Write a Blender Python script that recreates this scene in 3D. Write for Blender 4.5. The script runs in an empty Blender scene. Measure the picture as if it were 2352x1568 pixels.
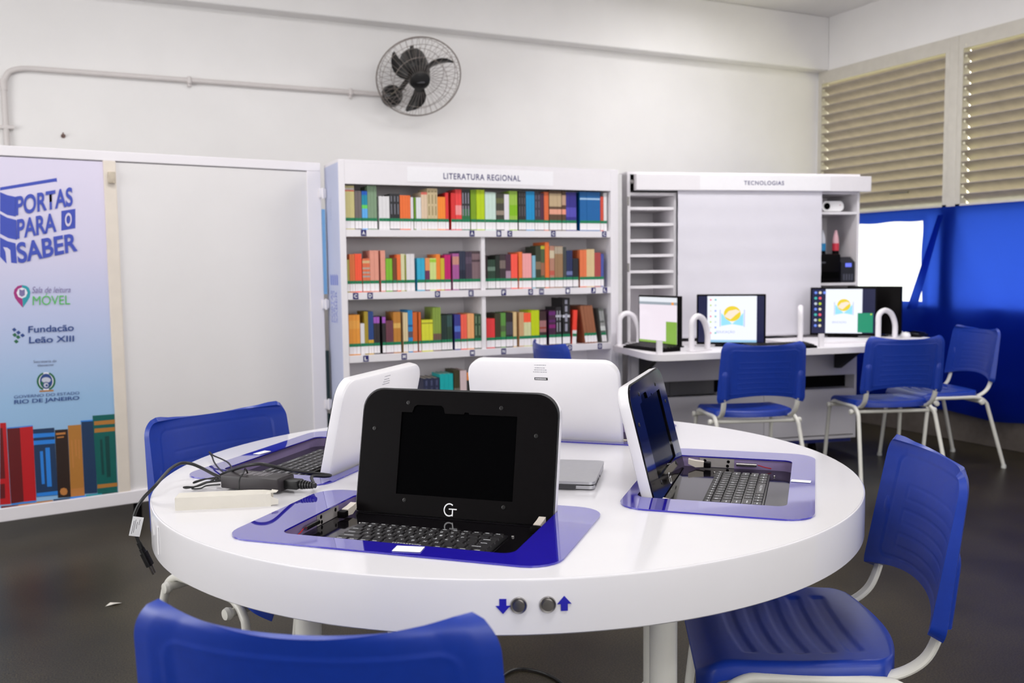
import bpy, bmesh, math, random
from mathutils import Vector, Matrix
random.seed(7)
PI = math.pi
R = math.radians
SC = bpy.context.scene
COL = SC.collection

# ---------------------------------------------------------------- camera, world, lights, exposure
cam_d = bpy.data.cameras.new('camera')
cam = bpy.data.objects.new('camera', cam_d)
COL.objects.link(cam)
cam_d.sensor_width = 36.0
cam_d.lens = 2101.9 / 2352 * 36.0
cam_d.clip_start = 0.02
yaw, pitch, roll = 0.447062, 0.0801074, -0.0121679
fw = Vector((math.sin(yaw) * math.cos(pitch), math.cos(yaw) * math.cos(pitch), -math.sin(pitch)))
rt = Vector((math.cos(yaw), -math.sin(yaw), 0))
up = rt.cross(fw)
rt2 = math.cos(roll) * rt + math.sin(roll) * up
up2 = -math.sin(roll) * rt + math.cos(roll) * up
M = Matrix((rt2, up2, -fw)).transposed().to_4x4()
M.translation = (0, 0, 1.23)
cam.matrix_world = M
cam_d.dof.use_dof = True
cam_d.dof.focus_distance = 1.95
cam_d.dof.aperture_fstop = 5.0
SC.camera = cam

SC.view_settings.view_transform = 'Standard'
SC.view_settings.look = 'None'
SC.view_settings.gamma = 1.0
SC.view_settings.use_curve_mapping = False
SC.view_settings.exposure = 0.17

w = bpy.data.worlds.new('daylight')
SC.world = w
w.use_nodes = True
nt = w.node_tree
bg = nt.nodes['Background']
tc = nt.nodes.new('ShaderNodeTexCoord')
sx = nt.nodes.new('ShaderNodeSeparateXYZ')
rp = nt.nodes.new('ShaderNodeValToRGB')
nt.links.new(tc.outputs['Generated'], sx.inputs[0])
nt.links.new(sx.outputs['Z'], rp.inputs[0])
nt.links.new(rp.outputs[0], bg.inputs[0])
rp.color_ramp.elements[0].position = 0.0
rp.color_ramp.elements[0].color = (0.30, 0.29, 0.15, 1)
rp.color_ramp.elements[1].position = 0.25
rp.color_ramp.elements[1].color = (1.0, 0.98, 0.88, 1)
bg.inputs[1].default_value = 5.6

def lamp(name, loc, size, power, col=(1, 1, 1), rot=(0, 0, 0)):
    d = bpy.data.lights.new(name, 'AREA')
    d.shape = 'RECTANGLE'
    d.size, d.size_y = size
    d.energy = power
    d.color = col
    o = bpy.data.objects.new(name, d)
    COL.objects.link(o)
    o.location = loc
    o.rotation_euler = rot
    return o
LC = (1.0, 0.985, 0.985)
lamp('ceiling_lamp', (3.95, 4.72, 3.10), (0.6, 0.3), 9, LC)
lamp('ceiling_lamp', (3.3, 3.4, 3.13), (1.25, 0.3), 30, LC)
lamp('ceiling_lamp', (0.6, 3.6, 3.13), (1.25, 0.3), 24, LC)
lamp('ceiling_lamp', (4.3, 1.4, 3.13), (0.3, 1.25), 26, LC)
lamp('ceiling_lamp', (0.5, 0.6, 3.13), (1.25, 0.3), 23, LC)
lamp('ceiling_lamp', (2.0, -1.6, 3.13), (1.25, 0.3), 20, LC)
# added fill lights behind the camera and at left, where no windows are built
lamp('front_fill_light', (1.0, -3.15, 1.75), (4.2, 1.7), 66, (1.0, 1.0, 1.0), (R(90), 0, 0))
lamp('left_fill_light', (-3.15, 2.4, 1.7), (1.5, 3.2), 80, (1.0, 1.0, 1.0), (0, R(-90), 0))

# ---------------------------------------------------------------- materials
def lin(c):
    return tuple((v / 255 / 12.92 if v / 255 <= 0.04045 else ((v / 255 + 0.055) / 1.055) ** 2.4) for v in c)
MATS = {}
def mat(name, rgb, rough=0.5, metal=0.0, spec=0.5, emit=None, es=0.0, noise=0.0, nscale=40.0, bump=0.0, coat=0.0, alpha=1.0):
    if name in MATS:
        return MATS[name]
    m = bpy.data.materials.new(name)
    m.use_nodes = True
    t = m.node_tree
    b = t.nodes['Principled BSDF']
    c = lin(rgb)
    b.inputs['Base Color'].default_value = (*c, 1)
    b.inputs['Roughness'].default_value = rough
    b.inputs['Metallic'].default_value = metal
    b.inputs['Specular IOR Level'].default_value = spec
    if coat:
        b.inputs['Coat Weight'].default_value = coat
        b.inputs['Coat Roughness'].default_value = 0.04
    if alpha < 1:
        b.inputs['Alpha'].default_value = alpha
    if emit is not None:
        b.inputs['Emission Color'].default_value = (*lin(emit), 1)
        b.inputs['Emission Strength'].default_value = es
    if noise or bump:
        tcn = t.nodes.new('ShaderNodeTexCoord')
        n = t.nodes.new('ShaderNodeTexNoise')
        n.inputs['Scale'].default_value = nscale
        n.inputs['Detail'].default_value = 4
        t.links.new(tcn.outputs['Object'], n.inputs['Vector'])
        if noise:
            r = t.nodes.new('ShaderNodeValToRGB')
            r.color_ramp.elements[0].position = 0.3
            r.color_ramp.elements[1].position = 0.7
            r.color_ramp.elements[0].color = (*[max(0, v * (1 - noise)) for v in c], 1)
            r.color_ramp.elements[1].color = (*[min(1, v * (1 + noise)) for v in c], 1)
            t.links.new(n.outputs['Fac'], r.inputs[0])
            t.links.new(r.outputs[0], b.inputs['Base Color'])
        if bump:
            bp = t.nodes.new('ShaderNodeBump')
            bp.inputs['Strength'].default_value = bump
            bp.inputs['Distance'].default_value = 0.002
            t.links.new(n.outputs['Fac'], bp.inputs['Height'])
            t.links.new(bp.outputs[0], b.inputs['Normal'])
    MATS[name] = m
    return m
def cmat(rgb, rough=0.45):
    return mat('paint_%d_%d_%d' % tuple(rgb), rgb, rough, noise=0.03, nscale=30)

WALL = mat('white_wall_paint', (239, 237, 236), 0.85, spec=0.25, noise=0.02, nscale=3, bump=0.15)
CEIL = mat('white_ceiling_paint', (236, 234, 233), 0.9, spec=0.2, noise=0.02, nscale=3)
WHITE = mat('white_laminate', (232, 228, 232), 0.45, noise=0.01, nscale=10)
WHITE_G = mat('glossy_white_laminate', (230, 228, 231), 0.12, noise=0.008, nscale=8)
WHITE_S = mat('white_shell_plastic', (240, 238, 240), 0.25, noise=0.008, nscale=10)
CREAM = mat('cream_aluminium', (222, 212, 200), 0.5, noise=0.03, nscale=12)
TUBE = mat('white_powder_coat', (222, 220, 212), 0.3, noise=0.02, nscale=20)
BLUEP = mat('blue_polypropylene', (18, 55, 158), 0.38, noise=0.04, nscale=60, bump=0.05)
NAVYP = mat('dark_blue_polypropylene', (16, 40, 122), 0.38, noise=0.04, nscale=60, bump=0.05)
ACRY = mat('blue_acrylic', (38, 28, 168), 0.03, spec=0.6, noise=0.02, nscale=5, coat=1.0)
ACRYW = mat('violet_recess_wall', (160, 142, 188), 0.25, noise=0.03, nscale=9)
BLACKM = mat('matt_black_plastic', (15, 13, 14), 0.42, spec=0.05, noise=0.06, nscale=80)
BLACKG = mat('glossy_black_plastic', (17, 15, 18), 0.08, noise=0.05, nscale=20)
SCREENOFF = mat('dark_glass_screen', (4, 4, 5), 0.1, spec=0.02, noise=0.05, nscale=6)
KEY = mat('black_key_plastic', (33, 31, 33), 0.42, noise=0.08, nscale=200)
KEYBED = mat('black_keyboard_bed', (20, 19, 21), 0.4, noise=0.06, nscale=50)
LEG_W = mat('white_key_print', (210, 212, 215), 0.6, noise=0.02)
CABLE = mat('black_rubber_cable', (18, 18, 19), 0.45, noise=0.08, nscale=60)
CARD = mat('ivory_card', (216, 211, 200), 0.8, noise=0.015, nscale=25, bump=0.1)
PAPER = mat('white_paper_label', (240, 240, 242), 0.7, noise=0.01)
STEEL = mat('brushed_steel', (165, 162, 160), 0.25, metal=1.0, noise=0.08, nscale=40)
ZINC = mat('zinc_plate', (182, 176, 175), 0.4, metal=0.2, noise=0.05, nscale=60)
SILVER = mat('silver_laptop_case', (172, 172, 176), 0.35, metal=0.55, noise=0.02, nscale=60)
PAGES = mat('book_page_edges', (222, 212, 192), 0.9, noise=0.06, nscale=150)
LABEL = mat('white_spine_label', (236, 232, 235), 0.6, noise=0.01)
GREENB = mat('green_label_band', (0, 120, 78), 0.55, noise=0.05, nscale=90)
NAVYT = mat('navy_print', (28, 20, 100), 0.6, noise=0.02)
BLACKF = mat('black_fan_plastic', (14, 14, 15), 0.4, noise=0.06, nscale=40)
WIRE = mat('bronze_fan_wire', (150, 140, 134), 0.4, metal=0.6, noise=0.08, nscale=60)
ALU = mat('weathered_aluminium', (172, 163, 153), 0.35, metal=0.15, noise=0.08, nscale=14)
ALUF = mat('painted_window_frame', (205, 200, 190), 0.5, noise=0.04, nscale=14)

def floor_mat():
    m = bpy.data.materials.new('dark_speckled_floor')
    m.use_nodes = True
    t = m.node_tree
    b = t.nodes['Principled BSDF']
    tcn = t.nodes.new('ShaderNodeTexCoord')
    n1 = t.nodes.new('ShaderNodeTexNoise'); n1.inputs['Scale'].default_value = 190; n1.inputs['Detail'].default_value = 3
    n2 = t.nodes.new('ShaderNodeTexNoise'); n2.inputs['Scale'].default_value = 2.2; n2.inputs['Detail'].default_value = 5
    t.links.new(tcn.outputs['Object'], n1.inputs['Vector'])
    t.links.new(tcn.outputs['Object'], n2.inputs['Vector'])
    r1 = t.nodes.new('ShaderNodeValToRGB')
    r1.color_ramp.elements[0].position = 0.36; r1.color_ramp.elements[0].color = (*lin((36, 32, 24)), 1)
    r1.color_ramp.elements[1].position = 0.66; r1.color_ramp.elements[1].color = (*lin((80, 72, 54)), 1)
    r2 = t.nodes.new('ShaderNodeValToRGB')
    r2.color_ramp.elements[0].position = 0.3; r2.color_ramp.elements[0].color = (0.45, 0.43, 0.44, 1)
    r2.color_ramp.elements[1].position = 0.75; r2.color_ramp.elements[1].color = (1.0, 1.0, 1.0, 1)
    mx = t.nodes.new('ShaderNodeMix'); mx.data_type = 'RGBA'; mx.blend_type = 'MULTIPLY'
    mx.inputs['Factor'].default_value = 1.0
    t.links.new(n1.outputs['Fac'], r1.inputs[0]); t.links.new(n2.outputs['Fac'], r2.inputs[0])
    t.links.new(r1.outputs[0], mx.inputs['A']); t.links.new(r2.outputs[0], mx.inputs['B'])
    t.links.new(mx.outputs['Result'], b.inputs['Base Color'])
    b.inputs['Roughness'].default_value = 0.36
    b.inputs['Specular IOR Level'].default_value = 0.22
    return m
FLOOR = floor_mat()

def cloth_mat(name, rgb, trans, transp=0.0, trgb=None):
    m = bpy.data.materials.new(name)
    m.use_nodes = True
    t = m.node_tree
    t.nodes.remove(t.nodes['Principled BSDF'])
    out = t.nodes['Material Output']
    d = t.nodes.new('ShaderNodeBsdfDiffuse'); tr = t.nodes.new('ShaderNodeBsdfTranslucent')
    n = t.nodes.new('ShaderNodeTexNoise'); n.inputs['Scale'].default_value = 3.0
    r = t.nodes.new('ShaderNodeValToRGB')
    tcn = t.nodes.new('ShaderNodeTexCoord')
    c = lin(rgb)
    r.color_ramp.elements[0].color = (*[v * 0.9 for v in c], 1)
    r.color_ramp.elements[1].color = (*[min(1, v * 1.1) for v in c], 1)
    t.links.new(tcn.outputs['Object'], n.inputs['Vector']); t.links.new(n.outputs['Fac'], r.inputs[0])
    t.links.new(r.outputs[0], d.inputs[0])
    if trgb: tr.inputs[0].default_value = (*lin(trgb), 1)
    else: t.links.new(r.outputs[0], tr.inputs[0])
    mx = t.nodes.new('ShaderNodeMixShader'); mx.inputs[0].default_value = trans
    t.links.new(d.outputs[0], mx.inputs[1]); t.links.new(tr.outputs[0], mx.inputs[2])
    if transp:
        tp = t.nodes.new('ShaderNodeBsdfTransparent')
        tp.inputs[0].default_value = (*[min(1, v + 0.05) for v in c], 1)
        m2 = t.nodes.new('ShaderNodeMixShader'); m2.inputs[0].default_value = transp
        t.links.new(mx.outputs[0], m2.inputs[1]); t.links.new(tp.outputs[0], m2.inputs[2])
        t.links.new(m2.outputs[0], out.inputs[0])
    else:
        t.links.new(mx.outputs[0], out.inputs[0])
    return m
BCLOTH = cloth_mat('blue_nonwoven_cloth', (10, 32, 120), 0.45, 0.0, (50, 86, 208))
PANE = cloth_mat('dusty_glass', (240, 244, 250), 0.8, 0.6)
GLARE_CLOTH = cloth_mat('white_glare_cloth', (246, 246, 250), 0.75)  # white colour stands in for blue cloth blown out by daylight

# ---------------------------------------------------------------- object helpers
def tag(o, label=None, cat=None, group=None, kind=None):
    if label: o['label'] = label
    if cat: o['category'] = cat
    if group: o['group'] = group
    if kind: o['kind'] = kind
    return o
def empty(name, loc=(0, 0, 0), rz=0.0, label=None, cat=None, group=None):
    o = bpy.data.objects.new(name, None)
    COL.objects.link(o)
    o.location = loc
    o.rotation_euler = (0, 0, rz)
    o.empty_display_size = 0.05
    return tag(o, label, cat, group)
def copy_tree(o, parent=None):
    c = o.copy()
    COL.objects.link(c)
    if parent is not None:
        c.parent = parent
    for ch in list(KIDS.get(o.name, [])):
        k = copy_tree(ch, c)
        KIDS.setdefault(c.name, []).append(k)
    return c
KIDS = {}
def link(name, me, mats, parent, smooth=True, angle=0.6):
    o = bpy.data.objects.new(name, me)
    COL.objects.link(o)
    if not isinstance(mats, (list, tuple)):
        mats = [mats]
    for m in mats:
        me.materials.append(m)
    if smooth:
        for p in me.polygons:
            p.use_smooth = True
        me.set_sharp_from_angle(angle=angle)
    if parent is not None:
        o.parent = parent
        KIDS.setdefault(parent.name, []).append(o)
    return o

class MB:
    def __init__(self):
        self.bm = bmesh.new()
        self.mi = 0
    def _new(self, faces):
        for f in faces:
            f.material_index = self.mi
    def box(self, c, s, bev=0.0, rot=None, seg=2):
        mt = Matrix.Translation(Vector(c))
        if rot is not None:
            mt = mt @ rot.to_4x4()
        mt = mt @ Matrix.Diagonal((s[0], s[1], s[2], 1))
        r = bmesh.ops.create_cube(self.bm, size=1.0, matrix=mt)
        vs = r['verts']
        fs = {f for v in vs for f in v.link_faces}
        self._new(fs)
        if bev:
            es = list({e for v in vs for e in v.link_edges})
            rr = bmesh.ops.bevel(self.bm, geom=es, offset=bev, segments=seg, affect='EDGES', profile=0.5)
            self._new(rr['faces'])
        return self
    def b2(self, x0, x1, y0, y1, z0, z1, bev=0.0):
        return self.box(((x0 + x1) / 2, (y0 + y1) / 2, (z0 + z1) / 2), (x1 - x0, y1 - y0, z1 - z0), bev)
    def poly(self, pts):
        f = self.bm.faces.new([self.bm.verts.new(p) for p in pts])
        f.material_index = self.mi
        return self
    def prism(self, pts, a0, a1, mt=None):
        # pts in local xy, extruded along local z from a0 to a1
        mt = mt or Matrix.Identity(4)
        lo = [self.bm.verts.new(mt @ Vector((x, y, a0))) for x, y in pts]
        hi = [self.bm.verts.new(mt @ Vector((x, y, a1))) for x, y in pts]
        n = len(pts)
        fs = [self.bm.faces.new(lo[::-1]), self.bm.faces.new(hi)]
        for i in range(n):
            fs.append(self.bm.faces.new((lo[i], lo[(i + 1) % n], hi[(i + 1) % n], hi[i])))
        self._new(fs)
        return self
    def tube(self, path, r, seg=10, closed=False, flat=1.0, caps=True, ref=None):
        P = [Vector(p) for p in path]
        n = len(P)
        rings = []
        prev = None
        for i in range(n):
            if closed:
                t = (P[(i + 1) % n] - P[i - 1]).normalized()
            else:
                t = (P[min(i + 1, n - 1)] - P[max(i - 1, 0)]).normalized()
            if prev is None:
                a = Vector(ref) if ref else (Vector((0, 0, 1)) if abs(t.z) < 0.9 else Vector((1, 0, 0)))
                nn = (a - t * a.dot(t)).normalized()
            else:
                nn = (prev - t * prev.dot(t)).normalized()
            prev = nn
            bn = t.cross(nn)
            rad = r[i] if isinstance(r, (list, tuple)) else r
            rings.append([self.bm.verts.new(P[i] + nn * (rad * math.cos(2 * PI * k / seg)) + bn * (rad * flat * math.sin(2 * PI * k / seg))) for k in range(seg)])
        fs = []
        m = n if closed else n - 1
        for i in range(m):
            A, B = rings[i], rings[(i + 1) % n]
            for k in range(seg):
                fs.append(self.bm.faces.new((A[k], A[(k + 1) % seg], B[(k + 1) % seg], B[k])))
        if caps and not closed:
            fs.append(self.bm.faces.new(rings[0][::-1])); fs.append(self.bm.faces.new(rings[-1]))
        self._new(fs)
        return self
    def cyl(self, p0, p1, r, seg=16):
        return self.tube([p0, p1], r, seg)
    def lathe(self, prof, seg=24, mt=None):
        mt = mt or Matrix.Identity(4)
        rings = []
        for (r, z) in prof:
            if r < 1e-6:
                rings.append([self.bm.verts.new(mt @ Vector((0, 0, z)))])
            else:
                rings.append([self.bm.verts.new(mt @ Vector((r * math.cos(2 * PI * k / seg), r * math.sin(2 * PI * k / seg), z))) for k in range(seg)])
        fs = []
        for A, B in zip(rings[:-1], rings[1:]):
            for k in range(seg):
                k2 = (k + 1) % seg
                if len(A) == 1 and len(B) == 1: continue
                if len(A) == 1: fs.append(self.bm.faces.new((A[0], B[k], B[k2])))
                elif len(B) == 1: fs.append(self.bm.faces.new((A[k], B[0], A[k2])))
                else: fs.append(self.bm.faces.new((A[k], B[k], B[k2], A[k2])))
        self._new(fs)
        return self
    def sheet(self, rows, closed=False):
        V = [[self.bm.verts.new(p) for p in row] for row in rows]
        fs = []
        for A, B in zip(V[:-1], V[1:]):
            for k in range(len(A) - 1):
                fs.append(self.bm.faces.new((A[k], A[k + 1], B[k + 1], B[k])))
        self._new(fs)
        return V
    def build(self, name, mats, parent=None, smooth=True, angle=0.6, recalc=True):
        if recalc:
            bmesh.ops.recalc_face_normals(self.bm, faces=self.bm.faces)
        me = bpy.data.meshes.new(name)
        self.bm.to_mesh(me)
        self.bm.free()
        return link(name, me, mats, parent, smooth, angle)

def rrect(x0, x1, y0, y1, r, seg=6):
    if not isinstance(r, (list, tuple)):
        r = [r] * 4
    pts = []
    for (cx, cy, a0, rr) in ((x1 - r[0], y0 + r[0], -90, r[0]), (x1 - r[1], y1 - r[1], 0, r[1]), (x0 + r[2], y1 - r[2], 90, r[2]), (x0 + r[3], y0 + r[3], 180, r[3])):
        n = seg if rr > 1e-5 else 0
        for k in range(n + 1):
            a = R(a0 + 90 * k / max(n, 1))
            pts.append((cx + rr * math.cos(a), cy + rr * math.sin(a)))
    return pts
def smooth_path(pts, n=6):
    P = [Vector(p) for p in pts]
    out = []
    for i in range(len(P) - 1):
        p0 = P[i - 1] if i > 0 else P[i] * 2 - P[i + 1]
        p1, p2 = P[i], P[i + 1]
        p3 = P[i + 2] if i + 2 < len(P) else P[i + 1] * 2 - P[i]
        for k in range(n):
            t = k / n
            out.append(0.5 * ((2 * p1) + (p2 - p0) * t + (2 * p0 - 5 * p1 + 4 * p2 - p3) * t * t + (3 * p1 - p0 - 3 * p2 + p3) * t ** 3))
    out.append(P[-1])
    return out
def plate_mesh(loops, z0, z1):
    cu = bpy.data.curves.new('plate', 'CURVE')
    cu.dimensions = '2D'
    cu.fill_mode = 'BOTH'
    cu.extrude = (z1 - z0) / 2
    for lp in loops:
        s = cu.splines.new('POLY')
        s.points.add(len(lp) - 1)
        for i, (x, y) in enumerate(lp):
            s.points[i].co = (x, y, 0, 1)
        s.use_cyclic_u = True
    o = bpy.data.objects.new('plate', cu)
    COL.objects.link(o)
    dg = bpy.context.evaluated_depsgraph_get()
    me = bpy.data.meshes.new_from_object(o.evaluated_get(dg))
    bpy.data.objects.remove(o)
    bpy.data.curves.remove(cu)
    for v in me.vertices:
        v.co.z += (z0 + z1) / 2
    return me
def text_mesh(s, bold=0.0, shear=0.0, space=1.0):
    cu = bpy.data.curves.new('lettering', 'FONT')
    cu.body = s
    cu.size = 1.0
    cu.offset = bold
    cu.shear = shear
    cu.space_character = space
    o = bpy.data.objects.new('lettering', cu)
    COL.objects.link(o)
    dg = bpy.context.evaluated_depsgraph_get()
    me = bpy.data.meshes.new_from_object(o.evaluated_get(dg))
    bpy.data.objects.remove(o)
    bpy.data.curves.remove(cu)
    return me
def text_quad(s, quad, mapper, m, parent, name='lettering', bold=0.0, shear=0.0, space=1.0):
    # maps the text's bounding box onto four corners (bottom left, bottom right, top right, top left)
    me = text_mesh(s, bold, shear, space)
    xs = [v.co.x for v in me.vertices]; ys = [v.co.y for v in me.vertices]
    x0, x1, y0, y1 = min(xs), max(xs), min(ys), max(ys)
    a, b, c, d = [Vector(q) for q in quad]
    for v in me.vertices:
        u = (v.co.x - x0) / (x1 - x0); t = (v.co.y - y0) / (y1 - y0)
        q = (a * (1 - u) + b * u) * (1 - t) + (d * (1 - u) + c * u) * t
        v.co = mapper(q.x, q.y)
    return link(name, me, m, parent, smooth=False)
def box_quad(x0, x1, y0, y1):
    return [(x0, y0), (x1, y0), (x1, y1), (x0, y1)]

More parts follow.
